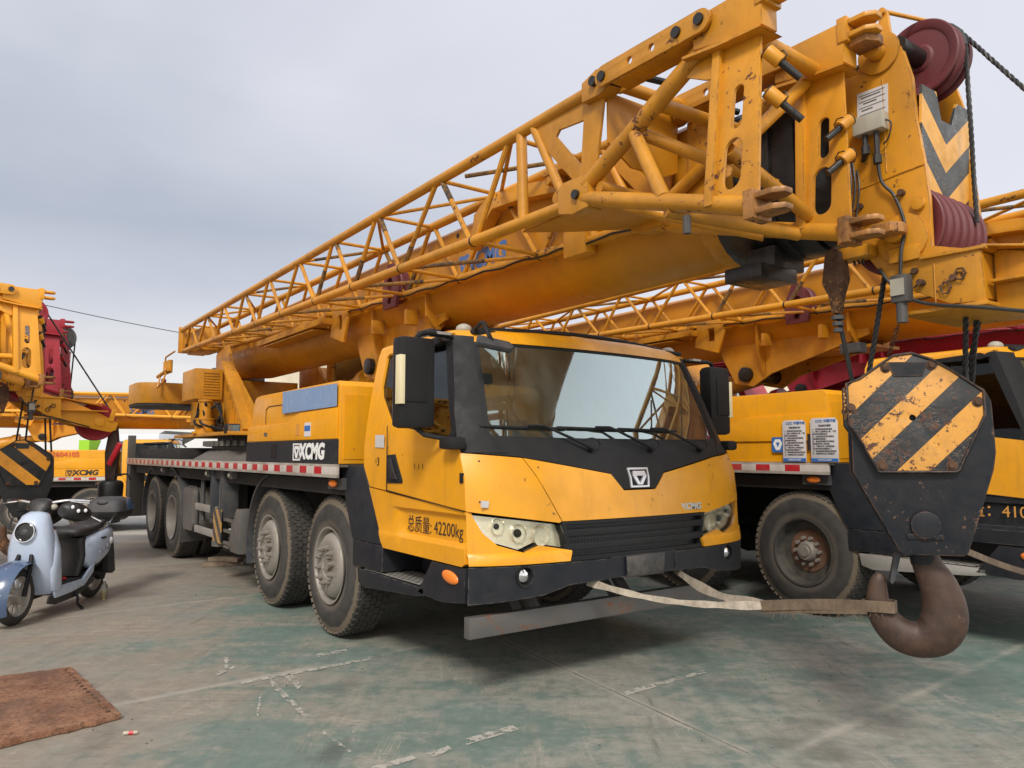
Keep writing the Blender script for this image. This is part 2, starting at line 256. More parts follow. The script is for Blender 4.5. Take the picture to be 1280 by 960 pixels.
# ground: worn green floor paint over concrete
def ground_mat():
    m, t, b = newmat('worn_green_concrete')
    A = R(-35)
    c = coords(t, world=True); cs = coords(t, (0.22, 1.5, 1), (0, 0, R(-18)), world=True); cs2 = coords(t, (1.6, 0.16, 1), (0, 0, R(-36)), world=True)
    big = noise(t, c, 0.28, 4, .6); med = noise(t, c, 1.3, 7, .68); fine = noise(t, c, 9, 7, .75); grit = noise(t, c, 60, 4, .8)
    st = noise(t, cs, 1.7, 8, .72, .5); st2 = noise(t, cs2, 2.2, 7, .7, .4)
    s = N(t, 'ShaderNodeSeparateXYZ'); lk(t, N(t, 'ShaderNodeNewGeometry').outputs['Position'], s.inputs[0])
    green = mix(t, rng(t, fine, .3, .7), (0.078, 0.142, 0.122), (0.130, 0.198, 0.172))
    dust = mix(t, rng(t, fine, .3, .7), (0.185, 0.182, 0.158), (0.315, 0.302, 0.262))
    # the floor paint has gone more towards the near left corner
    lw = rng(t, mth(t, 'ADD', s.outputs[0], mth(t, 'MULTIPLY', s.outputs[1], 0.25)), -3.0, -0.4, 0.14, 0.0)
    dust = mix(t, mth(t, 'MULTIPLY', rng(t, mth(t, 'ADD', s.outputs[0], mth(t, 'MULTIPLY', mth(t, 'SUBTRACT', st, .5), 4.0)), 0.2, -2.2), rng(t, med, .35, .6, .35, .9)), dust, mix(t, fine, (0.155, 0.125, 0.095), (0.32, 0.27, 0.21)))   # brown mud tracked in on the left
    f = mth(t, 'ADD', mth(t, 'ADD', mth(t, 'MULTIPLY', big, .42), mth(t, 'MULTIPLY', med, .26)), mth(t, 'ADD', mth(t, 'MULTIPLY', st, .18), mth(t, 'MULTIPLY', st2, .16)))
    f = mth(t, 'ADD', f, lw)
    fc = mth(t, 'ADD', f, mth(t, 'ADD', mth(t, 'MULTIPLY', mth(t, 'SUBTRACT', fine, .5), .16), mth(t, 'MULTIPLY', mth(t, 'SUBTRACT', grit, .5), .10)))
    base = mix(t, mth(t, 'ADD', mth(t, 'MULTIPLY', rng(t, f, 0.39, 0.58), .6), mth(t, 'MULTIPLY', rng(t, fc, 0.485, 0.52), .4)), green, dust)
    # pale scrapes and dark scuffs
    sc1 = rng(t, mth(t, 'ABSOLUTE', mth(t, 'SUBTRACT', st, .5)), 0.0, 0.011, 1, 0); base = mix(t, mth(t, 'MULTIPLY', sc1, rng(t, med, .47, .60, 0, .8)), base, (0.37, 0.34, 0.28))
    sc2 = rng(t, st2, .62, .72); base = mix(t, mth(t, 'MULTIPLY', sc2, .65), base, (0.050, 0.058, 0.052))
    stn = rng(t, noise(t, c, 0.8, 5, .6, .8), .62, .70); base = mix(t, mth(t, 'MULTIPLY', stn, .45), base, (0.045, 0.045, 0.04))
    spk = rng(t, grit, .70, .76); base = mix(t, mth(t, 'MULTIPLY', spk, .5), base, (0.33, 0.31, 0.27))
    spk2 = rng(t, grit, .30, .24); base = mix(t, mth(t, 'MULTIPLY', spk2, .5), base, (0.03, 0.03, 0.028))
    # chipped patches with crisp edges
    vo = N(t, 'ShaderNodeTexNoise'); vo.inputs['Scale'].default_value = 5; vo.inputs['Detail'].default_value = 9; vo.inputs['Roughness'].default_value = .8; lk(t, cs, vo.inputs['Vector'])
    ch = mth(t, 'MULTIPLY', rng(t, vo.outputs[0], .60, .62), rng(t, big, .38, .52, .2, .75)); base = mix(t, mth(t, 'MULTIPLY', ch, .8), base, (0.25, 0.23, 0.19))
    # slab joints
    def joint(ang, per, off, wd, col, amt):
        nonlocal base
        q = mth(t, 'ADD', mth(t, 'MULTIPLY', s.outputs[0], math.cos(ang)), mth(t, 'MULTIPLY', s.outputs[1], math.sin(ang)))
        q = mth(t, 'ADD', q, mth(t, 'MULTIPLY', mth(t, 'SUBTRACT', fine, .5), .03))
        d = mth(t, 'ABSOLUTE', mth(t, 'SUBTRACT', mth(t, 'MODULO', mth(t, 'ADD', q, off + 40 * per), per), per / 2))
        base = mix(t, mth(t, 'MULTIPLY', rng(t, d, 0, wd, 1, 0), mth(t, 'MULTIPLY', rng(t, med, .35, .6), amt)), base, col)
    joint(R(28.5), 5.2, 5.2 / 2 - 2.83, 0.05, (0.38, 0.36, 0.31), .9); joint(R(28.5), 5.2, 5.2 / 2 - 2.83, 0.010, (0.03, 0.03, 0.028), 1.2)
    joint(R(129.5), 2.86, 2.86 / 2 - 2.1, 0.05, (0.38, 0.36, 0.31), .8)
    # pale concrete beyond the painted yard
    far = rng(t, mth(t, 'ADD', s.outputs[1], mth(t, 'MULTIPLY', fine, .5)), 12.7, 12.85); base = mix(t, far, base, mix(t, fine, (0.30, 0.28, 0.24), (0.46, 0.44, 0.40)))
    sc3 = noise(t, coords(t, (2.2, .35, 1), (0, 0, R(28)), world=True), 2.0, 5, .65, .8); s3 = rng(t, mth(t, 'ABSOLUTE', mth(t, 'SUBTRACT', sc3, .52)), 0.0, 0.006, 1, 0); base = mix(t, mth(t, 'MULTIPLY', s3, rng(t, med, .45, .55, 0, .7)), base, (0.38, 0.35, 0.30))
    tr_ = rng(t, noise(t, coords(t, (3.0, .12, 1), (0, 0, R(-54)), world=True), 3.0, 3, .5), .56, .66); base = mix(t, mth(t, 'MULTIPLY', tr_, .12), base, (0.065, 0.068, 0.062))
    lk(t, base, b.inputs['Base Color']); lk(t, rng(t, st, .3, .7, .48, .8), b.inputs['Roughness'])
    bp = N(t, 'ShaderNodeBump'); bp.inputs['Strength'].default_value = .35; bp.inputs['Distance'].default_value = .01
    lk(t, mth(t, 'ADD', fine, mth(t, 'MULTIPLY', grit, .4)), bp.inputs['Height']); lk(t, bp.outputs[0], b.inputs['Normal'])
    return m
M['ground'] = ground_mat()
# rusty chequered sheet
def rustplate():
    m, t, b = newmat('rusty_sheet'); c = coords(t); n = noise(t, c, 6, 6, .7); f = noise(t, c, 38, 6, .85)
    base = mix(t, rng(t, n, .35, .65), (0.21, 0.085, 0.042), (0.36, 0.19, 0.11)); base = mix(t, rng(t, f, .52, .60, 0, .85), base, (0.07, 0.035, 0.025)); base = mix(t, rng(t, f, .46, .38, 0, .75), base, (0.42, 0.23, 0.14)); base = mix(t, rng(t, noise(t, c, 2.2, 5, .6), .5, .62, 0, .6), base, (0.12, 0.065, 0.045))
    lk(t, base, b.inputs['Base Color']); b.inputs['Roughness'].default_value = .85
    bp = N(t, 'ShaderNodeBump'); bp.inputs['Strength'].default_value = 1; bp.inputs['Distance'].default_value = .012; lk(t, f, bp.inputs['Height']); lk(t, bp.outputs[0], b.inputs['Normal'])
    return m
M['rustdisc'] = paint('rusty_disc', (0.17, 0.085, 0.05), dirt=(0.09, 0.05, 0.035), dirt_amt=0.5, rough=0.8, bump=0.3)
M['rustplate'] = rustplate()

# ================================================================== geometry helpers
def V(*a): return Vector(a)
def tag(o, label=None, cat=None, group=None, kind=None):
    if label: o['label'] = label
    if cat: o['category'] = cat
    if group: o['group'] = group
    if kind: o['kind'] = kind
    return o
def empty(name, loc=(0, 0, 0), rz=0.0):
    o = bpy.data.objects.new(name, None); COL.objects.link(o); o.location = loc; o.rotation_euler = (0, 0, rz); o.empty_display_size = .3
    return o
def obj(name, bm, mat, parent=None, loc=None, smooth=35, bevel=0.0, rz=None):
    bmesh.ops.remove_doubles(bm, verts=bm.verts, dist=1e-5)
    bmesh.ops.recalc_face_normals(bm, faces=bm.faces)
    if bevel:
        ed = [e for e in bm.edges if len(e.link_faces) == 2 and e.calc_face_angle(0) > R(30) and e.calc_length() > bevel * 2.5]
        bmesh.ops.bevel(bm, geom=ed, offset=bevel, segments=2, profile=.6, affect='EDGES', clamp_overlap=True)
    for f in bm.faces: f.smooth = True
    for e in bm.edges: e.smooth = not (len(e.link_faces) == 2 and e.calc_face_angle(0) > R(smooth))
    me = bpy.data.meshes.new(name); bm.to_mesh(me); bm.free(); me.materials.append(M[mat] if isinstance(mat, str) else mat)
    o = bpy.data.objects.new(name, me); COL.objects.link(o)
    if parent: o.parent = parent
    if loc is not None: o.location = loc
    if rz is not None: o.rotation_euler = (0, 0, rz)
    return o
def B(): return bmesh.new()
def box(bm, x0, x1, y0, y1, z0, z1, mat=None):
    m = Matrix.Translation(((x0 + x1) / 2, (y0 + y1) / 2, (z0 + z1) / 2)) @ Matrix.Diagonal((abs(x1 - x0), abs(y1 - y0), abs(z1 - z0), 1))
    if mat is not None: m = mat @ m
    bmesh.ops.create_cube(bm, size=1, matrix=m); return bm
def beam(bm, p0, p1, wy, wz):
    """rectangular bar between two points"""
    p0 = V(*p0); p1 = V(*p1); d = (p1 - p0); L = d.length; q = d.to_track_quat('X', 'Z').to_matrix().to_4x4()
    m = Matrix.Translation((p0 + p1) / 2) @ q @ Matrix.Diagonal((L, wy, wz, 1)); bmesh.ops.create_cube(bm, size=1, matrix=m); return bm
def tube(bm, p0, p1, r, n=10, r2=None, caps=True):
    p0 = V(*p0); p1 = V(*p1); d = p1 - p0
    m = Matrix.Translation((p0 + p1) / 2) @ d.to_track_quat('Z', 'Y').to_matrix().to_4x4()
    bmesh.ops.create_cone(bm, cap_ends=caps, segments=n, radius1=r, radius2=r if r2 is None else r2, depth=d.length, matrix=m); return bm
def path(bm, pts, r, n=8, closed=False):
    pts = [V(*p) for p in pts]; rings = []; up = None
    for i, p in enumerate(pts):
        a_ = pts[i - 1] if (i or closed) else p; b_ = pts[(i + 1) % len(pts)] if (i < len(pts) - 1 or closed) else p
        d = (b_ - a_).normalized()
        if up is None: up = d.orthogonal().normalized()
        up = (up - d * up.dot(d)).normalized(); s = d.cross(up)
        rr = r[i] if isinstance(r, (list, tuple)) else r
        rings.append([bm.verts.new(p + (up * math.cos(k * 2 * math.pi / n) + s * math.sin(k * 2 * math.pi / n)) * rr) for k in range(n)])
    for i in range(len(rings) - (0 if closed else 1)):
        a_, b_ = rings[i], rings[(i + 1) % len(rings)]
        for k in range(n): bm.faces.new((a_[k], a_[(k + 1) % n], b_[(k + 1) % n], b_[k]))
    if not closed: bm.faces.new(rings[0][::-1]); bm.faces.new(rings[-1])
    return bm
def curve(pts, n=6):
    """Catmull-Rom through pts"""
    P = [V(*p) for p in pts]; P = [2 * P[0] - P[1]] + P + [2 * P[-1] - P[-2]]; o = []
    for i in range(1, len(P) - 2):
        for k in range(n):
            t_ = k / n; a_, b_, c_, d_ = P[i - 1], P[i], P[i + 1], P[i + 2]
            o.append(0.5 * ((2 * b_) + (c_ - a_) * t_ + (2 * a_ - 5 * b_ + 4 * c_ - d_) * t_ ** 2 + (3 * b_ - a_ - 3 * c_ + d_) * t_ ** 3))
    o.append(P[-2]); return [tuple(p) for p in o]
def lathe(bm, prof, center=(0, 0, 0), axis='y', n=40, cap=True):
    """prof: list of (axial, radius)"""
    c = V(*center); rings = []
    for (h, r) in prof:
        ring = []
        for k in range(n):
            a_ = 2 * math.pi * k / n; u, v = r * math.cos(a_), r * math.sin(a_)
            p = {'y': V(u, h, v), 'z': V(u, v, h), 'x': V(h, u, v)}[axis]; ring.append(bm.verts.new(c + p))
        rings.append(ring)
    for i in range(len(rings) - 1):
        for k in range(n): bm.faces.new((rings[i][k], rings[i][(k + 1) % n], rings[i + 1][(k + 1) % n], rings[i + 1][k]))
    for ring in ((rings[0], rings[-1]) if cap else ()):
        try: bm.faces.new(ring)
        except ValueError: pass
    return bm
def curve_mesh(loops, depth):
    cu = bpy.data.curves.new('c', 'CURVE'); cu.dimensions = '2D'; cu.fill_mode = 'BOTH' if depth else 'FRONT'; cu.extrude = depth / 2
    for lp in loops:
        s = cu.splines.new('POLY'); s.points.add(len(lp) - 1); s.use_cyclic_u = True
        for p, q in zip(s.points, lp): p.co = (q[0], q[1], 0, 1)
    if not depth: cu.fill_mode = 'BOTH'
    o = bpy.data.objects.new('c', cu); COL.objects.link(o)
    me = bpy.data.meshes.new_from_object(o); bpy.data.objects.remove(o); bpy.data.curves.remove(cu); return me
def plate(bm, pts, lo, hi, plane='xz', holes=(), mat=None):
    """extruded polygon (with holes): plane 'xz' -> thickness along y, 'yz' -> along x, 'xy' -> along z"""
    me = curve_mesh([pts] + list(holes), abs(hi - lo)); c = (lo + hi) / 2
    if plane == 'xz': m = Matrix(((1, 0, 0, 0), (0, 0, 1, c), (0, 1, 0, 0), (0, 0, 0, 1)))
    elif plane == 'yz': m = Matrix(((0, 0, 1, c), (1, 0, 0, 0), (0, 1, 0, 0), (0, 0, 0, 1)))
    else: m = Matrix(((1, 0, 0, 0), (0, 1, 0, 0), (0, 0, 1, c), (0, 0, 0, 1)))
    if mat is not None: m = mat @ m
    me.transform(m); bm.from_mesh(me); bpy.data.meshes.remove(me); bmesh.ops.remove_doubles(bm, verts=bm.verts, dist=1e-5); return bm
def slot(x, z0, z1, r, n=8):
    o = []
    for k in range(n + 1): a_ = math.pi * k / n; o.append((x + r * math.cos(a_), z1 - r + r * math.sin(a_)))
    for k in range(n + 1): a_ = math.pi + math.pi * k / n; o.append((x + r * math.cos(a_), z0 + r + r * math.sin(a_)))
    return o
def circ(x, z, r, n=20): return [(x + r * math.cos(2 * math.pi * k / n), z + r * math.sin(2 * math.pi * k / n)) for k in range(n)]
def panel(pts, fn, thick, holes=(), nu=12, nv=6, inward=None, cuts=()):
    """flat polygon cut into a fine grid and then laid on the curved surface fn(u, v), given a thickness"""
    me = curve_mesh([pts] + list(holes), 0); bm = B(); bm.from_mesh(me); bpy.data.meshes.remove(me)
    bmesh.ops.remove_doubles(bm, verts=bm.verts, dist=1e-5)
    us = [p[0] for p in pts]; vs_ = [p[1] for p in pts]
    for k in range(1, nu):
        x = min(us) + (max(us) - min(us)) * k / nu; bmesh.ops.bisect_plane(bm, geom=bm.verts[:] + bm.edges[:] + bm.faces[:], plane_co=(x, 0, 0), plane_no=(1, 0, 0))
    for y in [min(vs_) + (max(vs_) - min(vs_)) * k / nv for k in range(1, nv)] + list(cuts):
        bmesh.ops.bisect_plane(bm, geom=bm.verts[:] + bm.edges[:] + bm.faces[:], plane_co=(0, y, 0), plane_no=(0, 1, 0))
    e_ = 1e-3; top_ = {}; new = {}
    faces = [[v.index for v in f.verts] for f in bm.faces] if not bm.verts.index_update() else [[v.index for v in f.verts] for f in bm.faces]
    pts2 = [(v.co.x, v.co.y) for v in bm.verts]; bound = [[v.index for v in e.verts] for e in bm.edges if len(e.link_faces) == 1]
    bm.free(); o = B(); A_, I_ = [], []
    for (u, v) in pts2:
        p = V(*fn(u, v)); du = V(*fn(u + e_, v)) - p; dv_ = V(*fn(u, v + e_)) - p; n_ = du.cross(dv_).normalized()
        if inward is not None and n_.dot(V(*inward) - p) > 0: n_ = -n_
        A_.append(o.verts.new(p)); I_.append(o.verts.new(p - n_ * thick))
    for f in faces:
        o.faces.new([A_[i] for i in f]); o.faces.new([I_[i] for i in reversed(f)])
    for a_, b_ in bound: o.faces.new((A_[a_], A_[b_], I_[b_], I_[a_]))
    return o
def text(name, s, size, mat, parent, loc, rot, depth=0.002, shear=0.0, bold=0.0, align='CENTER', xs=1.0):
    cu = bpy.data.curves.new('t', 'FONT'); cu.body = s; cu.size = size; cu.extrude = depth / 2; cu.shear = shear; cu.offset = bold; cu.align_x = align; cu.align_y = 'CENTER'; cu.resolution_u = 3
    o = bpy.data.objects.new('t', cu); COL.objects.link(o); bpy.context.view_layer.update()
    me = bpy.data.meshes.new_from_object(o.evaluated_get(bpy.context.evaluated_depsgraph_get())); bpy.data.objects.remove(o)
    me.materials.clear(); me.materials.append(M[mat]); me.name = name
    me.transform(Matrix.Translation(loc) @ rot.to_4x4() @ Matrix.Diagonal((xs, 1, 1, 1)))
    o = bpy.data.objects.new(name, me); COL.objects.link(o); o.parent = parent; return o
ROT_SIDE = Matrix(((1, 0, 0), (0, 0, -1), (0, 1, 0)))          # reads left to right along +x, faces -y
ROT_FRONT = Matrix(((0, 0, 1), (1, 0, 0), (0, 1, 0)))         # reads along +y, faces +x
def twisted(a_, b_, r_=.0125):
    bm = B(); a_ = V(*a_); b_ = V(*b_); d = (b_ - a_); L = d.length; d.normalize(); u = d.orthogonal().normalized(); s = d.cross(u); n_ = max(6, int(L / .012))
    for j in range(3):
        path(bm, [a_ + (b_ - a_) * (k / n_) + (u * math.cos(k * .75 + j * 2.094) + s * math.sin(k * .75 + j * 2.094)) * r_ * .52 for k in range(n_ + 1)], r_ * .56, 5)
    return bm
def kids(o): return [c for c in bpy.data.objects if c.parent == o]
def copy_tree(o, parent=None, swap=None, skip=(), _k=None):
    if _k is None:
        _k = {}
        for c in bpy.data.objects:
            if c.parent: _k.setdefault(c.parent.name, []).append(c)
    c = o.copy(); COL.objects.link(c); c.parent = parent
    if swap and c.type == 'MESH':
        for i, sl in enumerate(c.material_slots):
            nm = o.material_slots[i].material.name
            if (o.name.split('.')[0], nm) in swap or nm in swap:
                sl.link = 'OBJECT'; sl.material = swap.get((o.name.split('.')[0], nm), swap.get(nm))
    for ch in _k.get(o.name, []):
        if ch.name.split('.')[0] in skip: continue
        copy_tree(ch, c, swap, skip, _k)
    return c

# ================================================================== the crane
def lin(z, tb):
    if z <= tb[0][0]: return tb[0][1]
    for (a_, b_), (c_, d_) in zip(tb, tb[1:]):
        if z <= c_: return b_ + (d_ - b_) * (z - a_) / (c_ - a_)
    return tb[-1][1]
XC = [(.5, 2.19), (.8, 2.20), (1.05, 2.19), (1.3, 2.17), (1.45, 2.11), (1.53, 2.06), (2.2, 1.79), (2.3, 1.75)]
def Yh(z): return 1.25 if z < 1.45 else 1.25 - .13 * ((z - 1.45) / .75) ** 1.3
def fx(y, z):
    q = abs(y) / Yh(z); return lin(z, XC) - .071 * (1.25 * q) ** 2 - .09 * q ** 8
def FR(off=0.0):
    return lambda y, z: (fx(y, z) + off, y, z)
def SD(s, off=0.0, fn=None):
    return lambda x, z: (x, s * (Yh(z) + off + (fn(x, z) if fn else 0)), z)
INW = (1.0, 0, 1.5)

TREADMESH = {}
def make_wheel(style):
    root = empty('wheel')
    prof = [(-.135, .29), (-.142, .31), (-.155, .36), (-.157, .42), (-.148, .46), (-.140, .475), (-.132, .50), (-.120, .530), (-.105, .543), (.105, .543), (.120, .530), (.132, .50), (.140, .475), (.148, .46), (.157, .42), (.155, .36), (.135, .29)]
    bm = lathe(B(), prof, n=72, cap=False)
    # tread blocks in staggered rows
    for row, y in enumerate((-.092, -.046, 0, .046, .092)):
        for k in range(54):
            a_ = 2 * math.pi * (k + .5 * (row % 2)) / 54
            m = Matrix.Rotation(-a_, 4, 'Y') @ Matrix.Translation((0, y, .545)) @ Matrix.Rotation(R(18 * (-1) ** row), 4, 'Z')
            box(bm, -.027, .027, -.020, .020, -.008, .007, m)
    for k in range(56):
        for sgn in (-1, 1):
            a_ = 2 * math.pi * (k + .25) / 56; m = Matrix.Rotation(-a_, 4, 'Y') @ Matrix.Translation((0, sgn * .121, .532)) @ Matrix.Rotation(sgn * R(-40), 4, 'X'); box(bm, -.019, .019, -.012, .010, -.010, .008, m)
    obj('tyre', bm, 'tyre', root, smooth=30)
    r = lathe(B(), [(-.150, .300), (-.160, .305), (-.158, .290), (-.135, .280), (-.10, .272), (-.02, .265), (.14, .265), (.145, .295)], n=48, cap=False)
    if style == 'front':       # bulging disc, many long studs
        rim = obj('rim', r, 'rim', root)
        d = lathe(B(), [(-.06, .268), (-.11, .262), (-.145, .245), (-.165, .218), (-.172, .19), (-.174, .165), (-.166, .11), (-.150, .095), (-.150, .002)], n=48, cap=False)
        for k in range(20):
            a_ = 2 * math.pi * k / 20; tube(d, (.190 * math.cos(a_), -.1745, .190 * math.sin(a_)), (.190 * math.cos(a_), -.16, .190 * math.sin(a_)), .008, 8)
        obj('hub_disc', d, 'rim', root)
        s = B()
        for k in range(10):
            a_ = 2 * math.pi * (k + .3) / 10; c_, s_ = math.cos(a_), math.sin(a_)
            tube(s, (.138 * c_, -.16, .138 * s_), (.138 * c_, -.202, .138 * s_), .020, 6); tube(s, (.138 * c_, -.202, .138 * s_), (.138 * c_, -.222, .138 * s_), .012, 10)
        for k in range(5):
            a_ = 2 * math.pi * k / 5; tube(s, (.062 * math.cos(a_), -.14, .062 * math.sin(a_)), (.062 * math.cos(a_), -.18, .062 * math.sin(a_)), .012, 6)
        tube(s, (0, -.14, 0), (0, -.178, 0), .045, 16)
        obj('wheel_nuts', s, 'rim', root)
    elif style == 'rusty':     # recessed dark disc with rusty plate and bright cap
        obj('rim', lathe(r, [(-.05, .268), (-.02, .225), (-.015, .20)], n=48), 'rimdark', root)
        d = lathe(B(), [(-.012, .215), (-.035, .205), (-.06, .185), (-.062, .08), (-.062, .002)], n=48)
        obj('hub_disc', d, 'rustdisc', root)
        s = B()
        for k in range(10):
            a_ = 2 * math.pi * k / 10; c_, s_ = math.cos(a_), math.sin(a_); tube(s, (.122 * c_, -.06, .122 * s_), (.122 * c_, -.10, .122 * s_), .017, 8)
        obj('wheel_nuts', s, 'rim', root)
        obj('hub_cap', lathe(B(), [(-.06, .095), (-.10, .09), (-.125, .075), (-.125, .05), (-.14, .045), (-.14, .002)], n=32), 'rim', root)
    else:                       # rear dual, deep dish
        obj('rim', r, 'rim', root)
        obj('hub_disc', lathe(B(), [(-.04, .27), (.02, .25), (.08, .21), (.10, .12), (.03, .11), (.0, .08), (0, .002)], n=48), 'steel', root)
    return root

def make_crane():
    C = empty('truck_crane')
    # ---------------------------------------------------------- frame and running gear
    bm = B()
    for s in (-1, 1): box(bm, -8.6, 1.75, s * .32, s * .46, .72, 1.12)
    for x in (-8.3, -6.3, -4.9, -3.2, -2.2, -.75, .8): box(bm, x - .1, x + .1, -.33, .33, .75, 1.1)
    box(bm, -8.5, .25, -1.25, 1.25, 1.12, 1.24); box(bm, .55, 1.9, -.9, .9, .75, .84)
    obj('chassis_frame', bm, 'dark', C)
    for x in (0, -1.48, -5.66, -7.0):
        bm = tube(B(), (x, -1.0, .55), (x, 1.0, .55), .09, 14); tube(bm, (x, -.22, .58), (x, .22, .58), .24, 18); box(bm, x - .5, x + .5, -.52, -.42, .66, .74); box(bm, x - .5, x + .5, .42, .52, .66, .74)
        obj('axle', bm, 'dark', C)
    wf, wr = make_wheel('front'), make_wheel('rear')
    first = {'front': wf, 'rear': wr}
    for kind, x, ys in (('front', -.05, (-1.095,)), ('front', -.05, (1.095,)), ('front', -1.52, (-1.095,)), ('front', -1.52, (1.095,)), ('rear', -5.66, (-1.095,)), ('rear', -5.66, (1.095,)), ('rear', -7.0, (-1.095,)), ('rear', -7.0, (1.095,)), ('rear', -5.66, (-.76,)), ('rear', -7.0, (-.76,)), ('rear', -5.66, (.76,)), ('rear', -7.0, (.76,))):
        w_ = first.pop(kind, None) or copy_tree(wf if kind == 'front' else wr)
        w_.parent = C; w_.location = (x, ys[0], .556); w_.rotation_euler = (0, random.random() * 0, 0 if ys[0] < 0 else math.pi)
    # deck, rails
    obj('deck', box(B(), -8.68, .30, -1.33, 1.33, 1.34, 1.362), 'steel', C)
    for s in (-1, 1):
        bm = box(B(), -8.7, .31, s * 1.33, s * 1.36, 1.258, 1.362)
        obj('reflective_rail', bm, 'rail', C, bevel=.003)
    # mudguards
    def guard(x0, r0, a0, a1, yy0, yy1, name='mudguard'):
        bm = B(); pr = []
        for k in range(15):
            a_ = R(a0 + (a1 - a0) * k / 14); pr.append((x0 + r0 * math.cos(a_), .56 + r0 * math.sin(a_)))
        back = [(x0 + (r0 + .022) * math.cos(R(a0 + (a1 - a0) * k / 14)), .56 + (r0 + .022) * math.sin(R(a0 + (a1 - a0) * k / 14))) for k in range(14, -1, -1)]
        plate(bm, pr + back, yy0, yy1); obj(name, bm, 'dgrey', C)
    for s in (-1, 1):
        a_, b_ = (-1.27, -.95) if s < 0 else (.95, 1.27)
        guard(-1.48, .66, 95, 200, a_, b_); guard(-7.0, .64, 80, 190, a_, b_); guard(-5.66, .66, -25, 100, a_, b_);
    # rear end post and bumper
    bm = B()
    for s in (-1, 1): box(bm, -8.72, -8.5, s * 1.10, s * 1.33, .38, 1.25); box(bm, -8.78, -8.72, s * 1.22, s * 1.34, .70, 1.75)
    box(bm, -8.8, -8.7, -1.3, 1.3, .40, .62); obj('rear_guard', bm, 'steel', C, bevel=.006)
    # low plinths and boxes standing on the deck
    bm = box(B(), -8.6, -5.6, -1.18, 1.18, 1.363, 1.52); obj('deck_box', bm, 'dark', C, bevel=.01)
    bm = B(); lathe(bm, [(1.363, 1.25), (1.50, 1.02), (1.525, 1.02)], (-4.45, 0, 0), 'z', 32); obj('turntable_plinth', bm, 'steel', C)
    # outriggers
    for s in (-1, 1):
        y0, y1 = (-1.30, -1.12) if s < 0 else (1.12, 1.30)
        bm = B(); 
        for xx in (-3.42, -3.02): box(bm, xx - .05, xx + .05, y0, y1, .72, 1.255)
        box(bm, -3.45, -3.0, y0 + .02, y1 - .02, 1.15, 1.25); box(bm, -3.45, -3.0, y0 + .03, y1 - .03, .74, .82)
        o_ = obj('outrigger', bm, 'dgrey', C, bevel=.008)
        bm = tube(B(), (-3.22, (y0 + y1) / 2, .45), (-3.22, (y0 + y1) / 2, 1.2), .055, 16); tube(bm, (-3.22, (y0 + y1) / 2, .40), (-3.22, (y0 + y1) / 2, .46), .12, 18); obj('jack_leg', bm, 'steel', o_)
        obj('warning_plate', box(B(), -3.27, -2.95, min(y0, y1) - .012, min(y0, y1) - .002, .45, .82) if s < 0 else box(B(), -3.27, -2.95, 1.302, 1.312, .45, .82), 'smallstripe', o_)
        bm = plate(B(), [(-2.62, .40), (-2.30, .40), (-2.30, .86), (-2.44, .86), (-2.62, .62)], y0, y1 - .04 if s < 0 else y1); obj('battery_box', bm, 'steel', C, bevel=.01)
        bm = B(); 
        for z in (.45, .58, .70): box(bm, -2.98, -2.62, y0 + .02, y0 + .05, z, z + .03)
        path(bm, [(-2.95, y0 + .04, .42), (-2.78, y0 + .04, .42), (-2.66, y0 + .04, .62), (-2.66, y0 + .04, .72)], .02, 8); obj('side_ladder', bm, 'steel', C)
        # fuel tank, straps, guard bars
        ys_, ye_ = (-1.26, -.62) if s < 0 else (.62, 1.26)
        bm = B(); pr = []
        for (cx_, cz_, a0) in ((-4.52, .90, 0), (-4.86, .90, 90), (-4.86, .56, 180), (-4.52, .56, 270)):
            for k in range(5): pr.append((cx_ + .1 * math.cos(R(a0 + k * 22.5)), cz_ + .1 * math.sin(R(a0 + k * 22.5))))
        plate(bm, pr, ys_, ye_); t_ = obj('air_tank', bm, 'steel', C, bevel=.03)
        for yy in (ys_ + .05, ys_ + .35): 
            bm = B(); path(bm, [(p[0] + (p[0] + 4.69) * .03, yy, p[1] + (p[1] - .73) * .03) for p in pr], .016, 6, True); obj('tank_strap', bm, 'dgrey', t_)
        bm = B()
        for z in (.745, .47): box(bm, -4.30, -3.36, s * 1.25 - .02, s * 1.25 + .02, z, z + .085)
        obj('side_guard', bm, 'alu', C, bevel=.012)
        bm = B()
        for xx in (-4.15, -3.72):
            path(bm, curve([(xx - .02, s * 1.2, .62), (xx - .05, s * 1.2, 1.0), (xx, s * 1.2, 1.2), (xx + .18, s * 1.2, 1.28)], 5), .028, 8)
        obj('guard_hoop', bm, 'dgrey', C)
        bm = box(B(), -4.05, -3.5, s * .95 - .1, s * .95 + .1, .62, 1.12); obj('filter_housing', bm, 'steel', C, bevel=.03)
        bm = tube(B(), (-5.05, s * .9, .44), (-3.5, s * .9, .44), .05, 10); obj('lower_pipe', bm, 'dark', C)
        for xx in (-6.05, -2.66, -3.6):
            bm = box(B(), xx - .05, xx + .05, s * 1.28 - .03, s * 1.28 + .03, 1.17, 1.255); q_ = obj('marker_bracket', bm, 'steel', C)
            obj('marker_lens', tube(B(), (xx, s * 1.315, 1.21), (xx, s * 1.33, 1.21), .025, 12), 'cream', q_)
        bm = box(B(), .0, .27, s * 1.24 - .05, s * 1.24 + .05, 1.165, 1.255); q_ = obj('marker_bracket', bm, 'dgrey', C)
        bm = B(); m_ = Matrix.Translation((.12, s * 1.30, 1.21)) @ Matrix.Diagonal((1.0, .35, .42, 1)); bmesh.ops.create_uvsphere(bm, u_segments=16, v_segments=10, radius=.07, matrix=m_); obj('marker_lens', bm, 'amber', q_)
